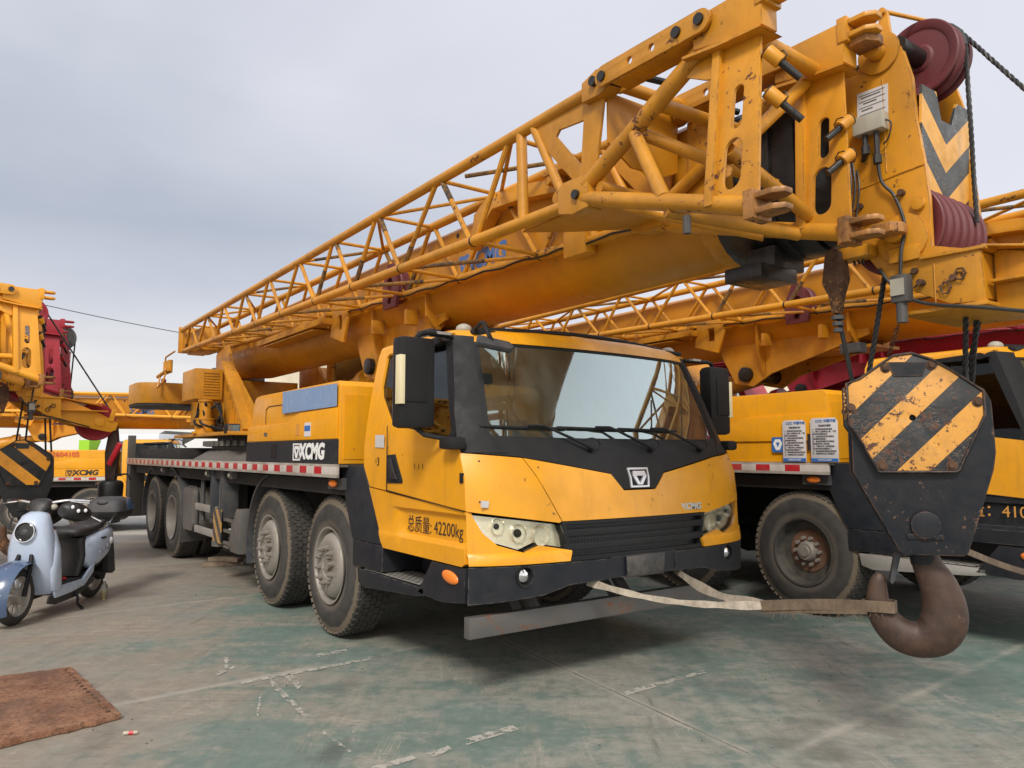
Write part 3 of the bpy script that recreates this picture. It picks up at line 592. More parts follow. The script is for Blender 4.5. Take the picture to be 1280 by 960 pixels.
    # ---------------------------------------------------------- engine covers
    for s in (-1, 1):
        side_y = s * 1.35
        out_ = [(-1.97, 1.363), (-1.94, 1.66), (-1.80, 1.96), (-1.74, 1.995), (-1.6, 2.005), (.27, 2.01), (.31, 1.97), (.31, 1.363)]
        bm = plate(B(), out_, s * 1.335, s * .58); 
        cov = obj('engine_cover', bm, 'cab', C, bevel=.012)
        # raised lower pressing, stepping up towards the front, over the charcoal band
        pr = [(-1.958, 1.558), (-1.945, 1.70), (-.80, 1.715), (-.70, 1.735), (-.60, 1.775), (-.50, 1.79), (.29, 1.80), (.29, 1.558)]
        obj('cover_pressing', plate(B(), pr, s * 1.335, s * 1.352), 'cab', cov, bevel=.006)
        obj('charcoal_band', plate(B(), [(-1.968, 1.366), (-1.958, 1.553), (.300, 1.553), (.300, 1.366)], s * 1.335, s * 1.3545), 'band', cov)
        obj('cover_latch', box(B(), -1.42, -1.34, s * 1.352, s * 1.358, 1.605, 1.64), 'steel', cov)
        bm = B()
        for (p, q) in (((-1.44, 1.72), (-1.44, 1.86)), ((-1.44, 1.86), (-1.36, 1.885)), ((-1.36, 1.885), (-.98, 1.885)), ((-.98, 1.885), (-.98, 1.80))):
            tube(bm, (p[0], s * 1.3355, p[1]), (q[0], s * 1.3355, q[1]), .005, 5)
        obj('hatch_seam', bm, 'ink', cov)
        bm = B(); box(bm, -1.2, -1.06, s * 1.354, s * 1.3575, 1.40, 1.53); obj('band_vent', bm, 'black', cov)
        bm = box(B(), .30, .315, s * .60, s * 1.30, 1.40, 1.9); obj('cover_end', bm, 'cab', cov)
        rot = ROT_SIDE if s < 0 else ROT_SIDE @ Matrix.Rotation(math.pi, 3, 'Y')
        yy = s * 1.357
        # emblem + lettering
        ox = -.545 if s < 0 else .02
        obj('emblem_plate', plate(B(), [(ox - .085, 1.385), (ox + .085, 1.385), (ox + .085, 1.53), (ox - .085, 1.53)], s * 1.354, s * 1.358, holes=[[(ox - .070, 1.398), (ox + .070, 1.398), (ox + .070, 1.517), (ox - .070, 1.517)]]), 'white', cov)
        obj('emblem_core', plate(B(), [(ox - .044, 1.508), (ox + .044, 1.508), (ox + .058, 1.480), (ox + .020, 1.405), (ox - .020, 1.405), (ox - .058, 1.480)], s * 1.354, s * 1.3582, holes=[[(ox - .030, 1.480), (ox + .030, 1.480), (ox, 1.428)]]), 'white', cov)
        text('lettering', 'XCMG', .172, 'white', cov, (ox + (.36 if s < 0 else -.36) - .02, yy, 1.456), rot, shear=.12, bold=.0085, xs=1.08)
    bm = box(B(), -1.7, .2, -.56, .56, 1.363, 1.75); obj('engine_hood', bm, 'dark', C, bevel=.01)
    # ---------------------------------------------------------- cab
    cab = C
    for s in (-1, 1):
        # rear quarter with window surround and roof rail
        q = [(.575, 1.35), (.553, 1.85), (.545, 2.18), (.56, 2.225), (1.60, 2.235), (1.57, 2.195), (.72, 2.185), (.685, 2.165), (.70, 1.93), (.735, 1.86), (.957, 1.655), (.957, 1.186), (.68, 1.206)]
        obj('rear_quarter_panel', panel(q, SD(s), .035, nu=5, nv=7, inward=INW), 'cab', cab, bevel=.0)
        # door
        q = [(.967, 1.650), (1.79, 1.540), (1.875, 1.522), (1.915, 1.45), (1.97, 1.30), (1.99, 1.108), (.967, 1.184)]
        door = obj('door', panel(q, SD(s, .004), .04, nu=6, nv=4, inward=INW), 'cab', C)
        def rec(x, z):
            a_ = min(1, max(0, (z - .885) / .03)); b_ = min(1, max(0, (1.085 - z) / .02)); xd = x - (1.19 - (z - .88) * .62); c_ = min(1, max(0, xd / .03)); return -.028 * a_ * b_ * c_ + .012 * (1 - a_)
        q = [(.68, 1.198), (.967, 1.176), (1.99, 1.100), (2.00, .80), (1.97, .782), (.94, .792), (.90, .83)]
        obj('lower_door_panel', panel(q, SD(s, .004, rec), .03, nu=26, nv=4, inward=INW, cuts=(.886, .900, .915, 1.065, 1.075, 1.085)), 'cab', C)
        hn = plate(B(), [(.975, 1.435), (1.085, 1.44), (1.20, 1.262), (1.195, 1.245), (.975, 1.24)], s * 1.248, s * 1.262); hh = obj('door_handle', hn, 'black', door, bevel=.004)
        obj('handle_grip', plate(B(), [(1.01, 1.41), (1.06, 1.41), (1.09, 1.34), (1.15, 1.27), (1.06, 1.27), (1.03, 1.34)], s * 1.262, s * 1.28), 'vinyl', C, bevel=.006)
        g_ = [(.70, 1.93), (.685, 2.165), (.72, 2.185), (1.56, 2.195), (1.72, 1.86), (1.85, 1.54), (1.79, 1.54), (.957, 1.655), (.735, 1.86)]
        obj('side_window', panel(g_, SD(s, -.018), .005, nu=6, nv=4, inward=INW), 'sglass', door)
        # window divider and dark pillar wrapping round to the windscreen
        obj('window_divider', panel([(1.18, 1.60), (1.30, 1.585), (1.24, 2.19), (1.14, 2.19)], SD(s, -.010), .02, nu=2, nv=4, inward=INW), 'black', door)
        q = [(1.66, 2.19), (1.615, 2.15), (1.76, 1.90), (1.905, 1.55), (1.79, 1.56), (1.79, 1.538), (1.975, 1.495), (1.945, 1.46), (1.935, 1.45)]
        q = [(1.725, 2.232), (1.60, 2.20), (1.755, 1.90), (1.905, 1.56), (1.79, 1.570), (1.79, 1.545), (2.2, 1.45)]
        def clampside(s_, off):
            def f(x, z):
                xe = fx(Yh(z), z); return (min(x, xe), s_ * (Yh(z) + off), z)
            return f
        obj('window_pillar', panel([(1.585, 2.232), (1.52, 2.21), (1.50, 2.18), (1.545, 2.16), (1.645, 1.93), (1.80, 1.575), (1.77, 1.565), (1.77, 1.550), (1.855, 1.530), (1.745, 1.84)], SD(s, .002), .03, nu=5, nv=8, inward=INW), 'black', cab)
        q = [(s * 1.265, 1.452), (s * 1.215, 1.80), (s * 1.13, 2.222), (s * .99, 2.212), (s * 1.005, 2.15), (s * 1.085, 1.56), (s * 1.06, 1.525), (s * .97, 1.45)]
        qq = [(min(abs(a_), Yh(b_)) * s, b_) for a_, b_ in q]
        obj('windscreen_pillar', panel(qq, FR(.002), .035, nu=6, nv=10, inward=INW), 'black', cab)
        # front corner panel, headlamp, lower trim
        q = [(s * .893, 1.418), (s * .663, 1.030), (s * .68, 1.022), (s * 1.19, 1.095), (s * 1.25, 1.105), (s * 1.25, 1.448)]
        obj('corner_panel', panel(q, FR(.004), .035, nu=8, nv=4, inward=INW), 'cab', cab)
        lampo = [(s * 1.215, 1.082), (s * .672, 1.008), (s * .610, .862), (s * .83, .905), (s * .93, .868), (s * 1.08, .915), (s * 1.16, .985)]
        q = [(s * .66, .79), (s * .62, .79), (s * .60, .852), (s * .82, .893), (s * .93, .856), (s * 1.09, .905), (s * 1.172, .98), (s * 1.225, 1.085), (s * 1.25, 1.096), (s * 1.25, .79)]
        obj('lower_trim', panel(q, lambda y, z: (fx(y, z) + .004 + .018 * min(1, max(0, (.86 - z) / .02)), y, z), .03, nu=8, nv=3, inward=INW, cuts=(.86, .845)), 'cab', cab)
        lamp = obj('headlight', panel(lampo, FR(-.060), .01, nu=8, nv=3, inward=INW), 'lampback', C)
        bm = B()
        for (yy, zz_, rr) in ((1.06, 1.01, .048), (.93, .965, .055), (.78, .945, .062)):
            px_ = fx(yy, zz_) - .080; lathe(bm, [(px_ + .042, rr), (px_ + .012, rr * .72), (px_, rr * .1), (px_, .001)], (0, s * yy, zz_), 'x', 20, cap=False)
        obj('reflector', bm, 'lampback', lamp)
        bm = B(); 
        for (yy, zz_, rr) in ((1.06, 1.01, .018), (.93, .965, .026)): bmesh.ops.create_uvsphere(bm, u_segments=12, v_segments=8, radius=rr, matrix=Matrix.Translation((fx(yy, zz_) - .060, s * yy, zz_)))
        obj('bulb', bm, 'black', lamp)
        obj('lens', panel([(a_ * .995, b_) for a_, b_ in lampo], FR(-.003), .006, nu=8, nv=3, inward=INW), 'lens', lamp)
        # bumper corner, fog lamp
        q = [(s * 1.25, .782), (s * .30, .782), (s * .30, .655), (s * .62, .645), (s * .80, .60), (s * 1.25, .565)]
        obj('bumper_corner', panel(q, FR(.02), .05, holes=[circ(s * .93, .72, .055)], nu=8, nv=3, inward=INW), 'navy', C)
        fo = obj('fog_light', lathe(B(), [(fx(.93, .72) - .05, .06), (fx(.93, .72) + .026, .066), (fx(.93, .72) + .024, .052), (fx(.93, .72) - .01, .048)], (0, s * .93, .72), 'x', 24), 'black', C)
        obj('fog_glass', lathe(B(), [(fx(.93, .72) - .02, .05), (fx(.93, .72) + .006, .04), (fx(.93, .72) + .016, .02), (fx(.93, .72) + .018, .001)], (0, s * .93, .72), 'x', 20), 'chrome', fo)
        # black side skirt, step, fender
        q = [(1.60, .775), (1.985, .775), (1.985, .572), (1.72, .54), (1.42, .555)]
        sk = obj('side_skirt', plate(B(), q, s * 1.20, s * 1.256), 'navy', C, bevel=.005)
        bm = B(); m_ = Matrix.Translation((1.83, s * 1.26, .705)) @ Matrix.Rotation(R(8), 4, 'Y') @ Matrix.Diagonal((1.5, .32, .62, 1)); bmesh.ops.create_uvsphere(bm, u_segments=20, v_segments=10, radius=.062, matrix=m_); obj('turn_signal', bm, 'amber', sk)
        st = obj('step', plate(B(), [(.50, .600), (1.50, .590), (1.50, .545), (1.42, .530), (.62, .475), (.52, .50)], s * 1.256, s * .93), 'navy', C, bevel=.006)
        obj('step_tread', box(B(), .58, 1.42, s * 1.235, s * 1.0, .600, .606), 'tread', st)
        obj('step_recess', box(B(), .80, 1.75, s * .90, s * .93, .50, .80), 'navy', C)
        bm = box(B(), .40, .90, s * 1.25, s * .93, .615, .80); obj('fender_foot', bm, 'navy', C, bevel=.01)
        bm = plate(B(), [(.135, 1.36), (.570, 1.36), (.918, .805), (.40, .802), (.36, .86)], s * 1.252, s * .93); obj('front_fender', bm, 'band', C, bevel=.008)
        # interior of the cab side
        # mirror
        mr = obj('mirror', box(B(), 1.60, 1.72, s * 1.305, s * 1.555, 1.60, 2.165), 'black', C, bevel=.035)
        obj('mirror_panel', box(B(), 1.715, 1.728, s * 1.375, s * 1.535, 1.76, 2.06), 'black', mr, bevel=.006)
        obj('mirror_light', box(B(), 1.67, 1.732, s * 1.527, s * 1.562, 1.745, 2.045), 'ledstrip', mr, bevel=.003)
        obj('mirror_glass', box(B(), 1.592, 1.599, s * 1.32, s * 1.54, 1.62, 2.14), 'chrome', mr)
        bm = B(); path(bm, curve([(1.64, s * 1.42, 2.15), (1.66, s * 1.36, 2.20), (1.60, s * 1.12, 2.205)]), .016, 8); path(bm, [(1.66, s * 1.42, 1.61), (1.68, s * 1.36, 1.56), (1.80, s * 1.24, 1.53)], .016, 8); obj('mirror_bracket', bm, 'black', mr)
        bm = B(); box(bm, 1.52, 1.66, s * 1.26, s * 1.16, 2.205, 2.222); obj('mirror_hood', bm, 'alu', mr)
        bm = box(B(), 1.80, 1.95, s * 1.22, s * 1.335, 1.47, 1.545); obj('mirror_foot', bm, 'black', C, bevel=.025)
        bm = plate(B(), [(1.02, 2.19), (1.50, 2.215), (1.56, 2.18), (1.50, 2.165), (1.02, 2.165)], s * 1.10, s * 1.17); obj('rain_visor', bm, 'black', C)
        bm = B(); bmesh.ops.create_uvsphere(bm, u_segments=16, v_segments=8, radius=.055, matrix=Matrix.Translation((1.54, s * .99, 2.275)) @ Matrix.Diagonal((1, 1, .7, 1))); obj('roof_marker', bm, 'cream', C)
        bm = box(B(), 1.625, 1.68, s * .82, s * 1.00, 2.225, 2.262); obj('roof_lamp', bm, 'black', C, bevel=.012)
    # centre front
    q = [(-.888, 1.418), (-.25, 1.312), (-.15, 1.205), (.15, 1.205), (.25, 1.312), (.888, 1.418), (.658, 1.030), (-.658, 1.030)]
    obj('front_panel', panel(q, FR(.006), .035, nu=14, nv=4, inward=INW), 'cab', cab)
    q = [(-1.25, 1.456), (-1.20, 1.53), (1.20, 1.53), (1.25, 1.456), (.90, 1.426), (.255, 1.320), (.155, 1.213), (-.155, 1.213), (-.255, 1.320), (-.90, 1.426)]
    obj('cowl', panel(q, FR(-.001), .03, nu=18, nv=5, inward=INW), 'black', cab)
    bm = panel([(-.085, 1.222), (.085, 1.222), (.095, 1.352), (-.095, 1.352)], FR(.010), .012, holes=[[(-.072, 1.234), (.072, 1.234), (.082, 1.340), (-.082, 1.340)]], nu=3, nv=2, inward=INW)
    em = obj('emblem', bm, 'silver', C)
    obj('emblem_core', panel([(-.055, 1.330), (.055, 1.330), (.062, 1.296), (.022, 1.240), (-.022, 1.240), (-.062, 1.296)], FR(.012), .014, holes=[[(-.034, 1.298), (.034, 1.298), (0, 1.250)]], nu=3, nv=2, inward=INW), 'silver', em)
    text('badge', 'XCMG', .060, 'chrome', em, (fx(.50, 1.075) + .008, .50, 1.075), ROT_FRONT, depth=.006, bold=.003, shear=.1, xs=1.2)
    wsq = [(-1.09, 1.535), (-1.01, 2.180), (1.01, 2.180), (1.09, 1.535), (.5, 1.525), (-.5, 1.525)]
    wsc = obj('windscreen', panel(wsq, FR(-.012), .006, nu=20, nv=10, inward=INW), 'glass', C, smooth=60)
    bm = panel([(-1.10, 1.52), (-1.02, 2.20), (1.02, 2.20), (1.10, 1.52)], FR(-.004), .012, holes=[[(-1.045, 1.575), (-1.03, 1.555), (-.5, 1.545), (.5, 1.545), (1.03, 1.555), (1.045, 1.575), (.975, 2.145), (.955, 2.160), (-.955, 2.160), (-.975, 2.145)]], nu=20, nv=8, inward=INW)
    obj('windscreen_seal', bm, 'black', wsc)
    obj('windscreen_sticker', panel([(-.90, 2.00), (-.855, 2.00), (-.865, 2.075), (-.91, 2.075)], FR(-.020), .002, nu=1, nv=1, inward=INW), 'cream', wsc)
    # grille and number plate
    gr = obj('grille', panel([(-.655, 1.018), (.655, 1.018), (.62, .795), (-.62, .795)], FR(-.05), .02, nu=12, nv=2, inward=INW), 'mesh', C)
    bm = panel([(-.66, 1.026), (.66, 1.026), (.612, .785), (-.612, .785)], FR(.002), .05, holes=[[(-.63, 1.008), (.63, 1.008), (.595, .812), (-.595, .812)]], nu=12, nv=2, inward=INW); obj('grille_frame', bm, 'black', gr)
    for z in (.935, .850):
        obj('grille_bar', panel([(-.64, z), (.64, z), (.635, z + .042), (-.635, z + .042)], lambda y, z_: (fx(y, z_) + .0, y, z_), .03, nu=12, nv=2, inward=INW), 'black', gr, bevel=.004)
    bm = panel([(-.30, .79), (.30, .79), (.30, .655), (-.30, .655)], FR(.012), .05, nu=6, nv=2, inward=INW); obj('bumper_centre', bm, 'navy', C)
    bm = B(); plate(bm, [(-.17, .655), (.17, .665), (.18, .79), (-.175, .785)], 2.218, 2.226, 'yz'); box(bm, 2.13, 2.22, -.17, .17, .650, .662); obj('number_plate_holder', bm, 'plate_dark', C, bevel=.003)
    # roof
    bm = B(); rings = []
    per = []
    for k in range(9): per.append((.545 + (1.70 - .545) * k / 8, -1, 'side'))
    base = [(.56 + (1.52 - .56) * k / 8, -Yh(2.225)) for k in range(9)] + [(fx(y_, 2.225), y_) for y_ in [(-1 + k / 8) * Yh(2.225) for k in range(0, 17)]] + [(1.52 + (.56 - 1.52) * k / 8, Yh(2.225)) for k in range(9)]
    for (z, sc_) in ((2.175, 1.0), (2.22, 1.003), (2.245, .992), (2.262, .965), (2.275, .90), (2.283, .6), (2.285, .2)):
        cx_ = 1.10; rings.append([bm.verts.new((cx_ + (p[0] - cx_) * sc_ - .03 * (z - 2.225) / .06 * (1 if p[0] > 1.3 else 0), p[1] * sc_, z + (.006 if abs(p[1]) < .6 else 0) * (z > 2.25))) for p in base])
    for i in range(len(rings) - 1):
        n_ = len(base)
        for k in range(n_): bm.faces.new((rings[i][k], rings[i][(k + 1) % n_], rings[i + 1][(k + 1) % n_], rings[i + 1][k]))
    bm.faces.new(rings[-1]); bm.faces.new(rings[0][::-1]); obj('roof', bm, 'cab', cab, smooth=50)
    bm = B(); path(bm, curve([(1.45, -1.0, 2.265), (1.56, -.85, 2.285), (1.66, 0, 2.305), (1.56, .85, 2.285), (1.45, 1.0, 2.265)], 6), .014, 6); obj('roof_rail', bm, 'black', C)
    # back wall, floor, dash
    bm = plate(B(), [(-1.2, .82), (1.2, .82), (1.2, 1.4), (1.08, 2.17), (-1.08, 2.17), (-1.2, 1.4)], .56, .60, 'yz', holes=[[(-.75, 1.62), (.75, 1.62), (.70, 2.02), (-.70, 2.02)]]); obj('cab_back_wall', bm, 'interior', cab)
    bm = box(B(), .6, 1.95, -1.10, 1.10, .80, .86); obj('cab_floor', bm, 'interior', cab)
    bm = B(); plate(bm, [(1.45, 1.0), (1.45, 1.44), (1.58, 1.49), (1.80, 1.49), (1.80, 1.0)], -1.08, 1.08); obj('dashboard', bm, 'interior', cab, bevel=.02)
    for y in (-.72, .72):
        bm = box(B(), .85, 1.35, y - .25, y + .25, .86, 1.30); bmb = box(bm, .78, .92, y - .25, y + .25, 1.28, 1.90)
        se = obj('seat', bm, 'seat', C, bevel=.04); obj('headrest', box(B(), .78, .90, y - .14, y + .14, 1.88, 2.06), 'seat', se, bevel=.04)
    bm = B(); path(bm, [(1.50 - .05 * math.sin(2 * math.pi * k / 24), .70 + .22 * math.cos(2 * math.pi * k / 24), 1.57 + .20 * math.sin(2 * math.pi * k / 24)) for k in range(24)], .014, 6, True); tube(bm, (1.52, .70, 1.57), (1.68, .70, 1.48), .025); beam(bm, (1.5, .49, 1.57), (1.5, .91, 1.57), .02, .03); obj('steering_wheel', bm, 'black', C)
    # wide angle mirror at the upper corner
    bm = B(); path(bm, curve([(1.66, -.98, 2.262), (1.86, -1.05, 2.27), (1.93, -1.06, 2.20), (1.95, -1.04, 2.14)]), .014, 6); fm = obj('front_mirror', bm, 'black', C)
    bm = plate(B(), [(-.13, -.05), (-.10, .05), (.12, .045), (.14, -.01), (.10, -.05)], -.02, .02, 'yz', mat=Matrix.Translation((1.95, -1.03, 2.125)) @ Matrix.Rotation(R(-50), 4, 'Y') @ Matrix.Rotation(R(-12), 4, 'X')); obj('mirror_shell', bm, 'dgrey', fm, bevel=.01)
    bm = B()
    for s_ in (-1, 1):
        for (y_, z_) in ((1.16, 1.40), (1.18, 1.16), (.80, 1.36), (.72, 1.08)): tube(bm, (fx(y_, z_) + .002, s_ * y_, z_), (fx(y_, z_) + .007, s_ * y_, z_), .006, 8)
    obj('panel_rivets', bm, 'dgrey', C)
    bm = B(); tube(bm, (.972, -1.262, 1.64), (.972, -1.262, 1.19), .0035, 6); tube(bm, (.972, -1.262, 1.19), (1.985, -1.262, 1.105), .0035, 6); obj('door_seam', bm, 'black', C)
    for z_ in (1.30, 1.55): obj('door_hinge', box(B(), 1.93 - (z_ - 1.3) * .45, 1.965 - (z_ - 1.3) * .45, -1.262, -1.25, z_ - .03, z_ + .03), 'black', C, bevel=.003)
    # wipers
    for (yp, yt) in ((-.355, -.80), (.19, -.27), (.74, .25)):
        x0 = fx(yp, 1.475); x1 = fx(yt, 1.62) + .025
        bm = tube(B(), (x0 - .01, yp, 1.475), (x0 + .03, yp, 1.475), .02, 12); path(bm, [(x0 + .03, yp, 1.475), (x0 + .035, yp - .06, 1.50), (x1 + .012, yt + .12, 1.622), (x1, yt, 1.622)], [.014, .012, .008, .006], 8)
        path(bm, [(fx(yt + d, 1.612) + .004, yt + d, 1.610 - .012 * d) for d in (-.30, -.1, .1, .30)], .009, 6)
        path(bm, curve([(x0 + .02, yp + .03, 1.47), (x0 + .04, yp + .05, 1.51), (x0 + .05, yp - .02, 1.545), (x0 + .03, yp - .09, 1.53)]), .004, 5)
        obj('wiper', bm, 'black', C)
    # small front jack beam hung under the bumper
    bm = box(B(), 1.98, 2.04, -1.255, .80, .375, .497); fb = obj('front_beam', bm, 'beamsteel', C, bevel=.006)
    bm = B(); 
    for y in (-.75, .05): beam(bm, (1.99, y, .49), (1.70, y, .78), .08, .035); beam(bm, (1.99, y - .12, .49), (1.70, y - .12, .78), .02, .06)
    obj('beam_bracket', bm, 'dgrey', fb)
    bm = box(B(), 1.3, 2.1, -.5, -.3, .62, .74); box(bm, 1.3, 2.1, .3, .5, .62, .74); box(bm, 1.2, 1.4, -.9, .9, .5, .7); obj('tow_bracket', bm, 'dark', C)
    return C

def make_superstructure(C):
    # slewing ring
    bm = lathe(B(), [(1.53, 1.10), (1.60, 1.10), (1.60, .95), (1.66, .95)], (-4.45, 0, 0), 'z', 48)
    ring = obj('slewing_ring', bm, 'dgrey', C)
    bm = B()
    for k in range(64):
        a_ = 2 * math.pi * k / 64; box(bm, 1.08, 1.13, -.03, .03, 1.535, 1.60, Matrix.Translation((-4.45, 0, 0)) @ Matrix.Rotation(a_, 4, 'Z'))
    obj('ring_teeth', bm, 'steel', ring)
    # turntable floor and side plates
    bm = box(B(), -6.4, -3.55, -1.10, 1.05, 1.665, 1.71); obj('turntable_floor', bm, 'boom', C, bevel=.006)
    for s in (-1, 1):
        bm = plate(B(), [(-5.9, 1.72), (-5.9, 2.9), (-5.35, 3.0), (-5.05, 2.65), (-3.65, 1.78), (-3.65, 1.72)], s * .62, s * .66, holes=[circ(-5.5, 2.2, .14)]); 
        pl = obj('turntable_side_plate', bm, 'boom', C, bevel=.004)
        bm = B(); beam(bm, (-5.12, s * .72, 2.72), (-3.98, s * .72, 1.74), .16, .035); box(bm, -5.30, -5.24, s * .665, s * .92, 1.72, 2.62); obj('flange', bm, 'boom', pl)
        bm = B(); 
        for k in range(3): box(bm, -5.1 + k * .12, -5.07 + k * .12, s * .665, s * .74, 1.73, 2.3 - k * .12)
        obj('rib', bm, 'boom', pl)
    bm = box(B(), -5.95, -5.20, -1.11, -.74, 2.19, 2.62); vb = obj('hydraulic_box', bm, 'boom', C, bevel=.012)
    bm = B(); 
    for k in range(9): box(bm, -5.199, -5.19, -1.0, -.79, 2.25 + k * .038, 2.267 + k * .038)
    obj('louvre', bm, 'boom', vb)
    bm = lathe(B(), [(1.71, .17), (1.74, .17), (1.74, .130), (1.90, .130), (1.90, .138), (1.92, .138), (1.92, .085), (2.14, .085), (2.15, .10), (2.18, .10), (2.182, .001)], (-5.15, -.97, 0), 'z', 28); obj('slewing_motor', bm, 'boom', C)
    bm = B(); rr = random.Random(3)
    for k in range(12):
        x0 = -5.2 + rr.uniform(-.3, .25); y0 = -.92 + rr.uniform(-.15, .12)
        path(bm, curve([(x0, y0, 2.13), (x0 + rr.uniform(-.25, .25), y0 + rr.uniform(-.15, .05), 1.98), (x0 + rr.uniform(-.3, .3), y0 + rr.uniform(-.1, .1), 1.84), (x0 + rr.uniform(-.2, .4), y0 + .2, 1.75)], 5), .017, 6)
    obj('hydraulic_hoses', bm, 'black', C)
    bm = box(B(), -3.72, -3.60, -1.11, -.94, 1.68, 1.80); wl = obj('work_light', bm, 'black', C, bevel=.02); obj('lamp_glass', box(B(), -3.598, -3.59, -1.095, -.955, 1.695, 1.785), 'chrome', wl); obj('lamp_stalk', tube(B(), (-3.66, -1.02, 1.60), (-3.66, -1.02, 1.69), .02), 'black', wl)
    # counterweight with rounded rear corners
    pr = []
    for k in range(9):
        a_ = R(-90 * k / 8); pr.append((-7.95 + .35 * math.cos(a_), -1.05 + .35 * math.sin(a_)))
    for k in range(9):
        a_ = R(270 - 90 * k / 8); pr.append((-8.5 + .5 * math.cos(a_), -.9 + .5 * math.sin(a_)))
    pr = pr + [(x, -y) for x, y in pr[::-1]]
    bm = plate(B(), pr, 2.26, 2.60, 'xy'); cw = obj('counterweight', bm, 'boom', C, bevel=.015)
    bm = plate(B(), [(x * 1.0, y * .99) for x, y in pr], 2.22, 2.26, 'xy'); obj('counterweight_tray', bm, 'dark', cw)
    bm = B(); tube(bm, (-8.3, -.9, 2.60), (-8.3, -.9, 2.66), .012); bmesh.ops.create_uvsphere(bm, u_segments=10, v_segments=8, radius=.045, matrix=Matrix.Translation((-8.3, -.9, 2.69))); obj('beacon', bm, 'sheave', cw)
    bm = box(B(), -7.6, -5.9, -.6, .6, 1.90, 2.55); obj('winch_housing', bm, 'boom', C, bevel=.01)
    bm = B(); tube(bm, (-7.1, -.40, 2.66), (-7.1, .40, 2.66), .18, 28); obj('winch_drum', bm, 'grease', C)
    bm = B()
    for k in range(5): tube(bm, (-7.45 + k * .09, -1.05, 2.72), (-7.45 + k * .09, -1.05, 2.92), .035, 10)
    path(bm, [(-7.75, -1.1, 2.70), (-7.0, -1.1, 2.76)], .03, 8); path(bm, [(-7.55, -1.1, 2.70), (-7.5, -1.15, 2.50), (-7.1, -1.15, 2.56), (-7.1, -1.1, 2.76)], .014, 6); path(bm, [(-7.5, -1.05, 2.9), (-7.45, -1.05, 3.0), (-7.05, -1.0, 3.06)], .014, 6); obj('jib_stowage_gear', bm, 'boom', C)
    # operator cab on the far side
    bm = plate(B(), [(-4.9, 1.74), (-4.9, 2.95), (-4.3, 3.05), (-3.45, 2.95), (-3.1, 2.35), (-3.1, 1.74)], .66, 1.34, holes=[[(-4.7, 2.15), (-4.7, 2.85), (-4.3, 2.92), (-3.55, 2.85), (-3.25, 2.35), (-3.25, 2.15)]]); oc = obj('operator_cab', bm, 'boom', C, bevel=.02)
    bm = plate(B(), [(-4.7, 2.15), (-4.7, 2.85), (-4.3, 2.92), (-3.55, 2.85), (-3.25, 2.35), (-3.25, 2.15)], .70, .708); obj('cab_glass', bm, 'glass', oc)
    # ------------------------------------------------------- boom (telescopic, rounded underside)
    def sect(hw, zc, zt, n=14):
        pr = [(-hw, zt - .04), (-hw + .04, zt), (hw - .04, zt), (hw, zt - .04)]
        for k in range(n + 1): a_ = math.pi * k / n; pr.append((hw * math.cos(a_), zc - hw * math.sin(a_)))
        return pr
    bm = B(); pr = sect(.365, 2.93, 3.36); rs = []
    for x in (-7.0, -5.6, -2, 1, 3.12): rs.append([bm.verts.new((x, a_, b_ + (.1 if x < -6 and b_ < 2.9 else 0))) for a_, b_ in pr])
    for i in range(len(rs) - 1):
        for k in range(len(pr)): bm.faces.new((rs[i][k], rs[i][(k + 1) % len(pr)], rs[i + 1][(k + 1) % len(pr)], rs[i + 1][k]))
    bm.faces.new(rs[0]); bm.faces.new(rs[-1][::-1])
    boom = obj('boom', bm, 'boom_skin', C, smooth=25)
    def collar(name, x0, x1, add, mat, hw=.365, zc=2.93, zt=3.36):
        bm = B(); A_ = sect(hw + add, zc, zt + add); rs = [[bm.verts.new((x, a_, b_)) for a_, b_ in A_] for x in (x0, x1)]
        for k in range(len(A_)): bm.faces.new((rs[0][k], rs[0][(k + 1) % len(A_)], rs[1][(k + 1) % len(A_)], rs[1][k]))
        bm.faces.new(rs[0]); bm.faces.new(rs[1][::-1]); return obj(name, bm, mat, boom, smooth=25, bevel=.004)
    collar('boom_collar', 2.98, 3.14, .022, 'boom'); collar('boom_band', 1.72, 1.735, .003, 'boom'); collar('boom_band', -2.6, -2.585, .003, 'boom')
    for i, (x1, hw) in enumerate(((3.32, .350), (3.48, .340), (3.62, .325), (3.80, .300))):
        collar('inner_section', x1 - .16 if i else 3.1, x1, 0, 'grease', hw, 2.86 - .015 * i, 3.30 - .03 * i)
    bm = box(B(), 3.18, 3.42, -.34, -.02, 2.37, 2.45); box(bm, 3.25, 3.42, -.22, .05, 2.44, 2.56); obj('wear_pad', bm, 'grease', boom, bevel=.01)
    # luffing cylinder bracket under the boom and the cylinder
    bm = B()
    for s in (-1, 1):
        plate(bm, [(-1.75, 2.60), (-1.55, 2.25), (-1.30, 2.20), (-1.05, 2.33), (.10, 2.62), (.10, 2.70), (-1.75, 2.75)], s * .24, s * .27)
        plate(bm, [(-.29 + .0, 0)] and [(s * .20, 2.56), (s * .365, 2.70), (s * .385, 2.95), (s * .40, 2.95), (s * .39, 2.62), (s * .27, 2.28)], -1.16, -1.13, 'yz')
        plate(bm, [(s * .20, 2.60), (s * .365, 2.72), (s * .385, 2.95), (s * .40, 2.95), (s * .39, 2.66), (s * .27, 2.52)], -.06, -.03, 'yz')
    box(bm, -1.1, .12, -.24, .24, 2.50, 2.53); br = obj('cylinder_bracket', bm, 'boom', boom)
    bm = B(); tube(bm, (-1.38, -.33, 2.34), (-1.38, .33, 2.34), .085, 20); obj('bracket_pin', bm, 'grease', boom, bevel=.005)
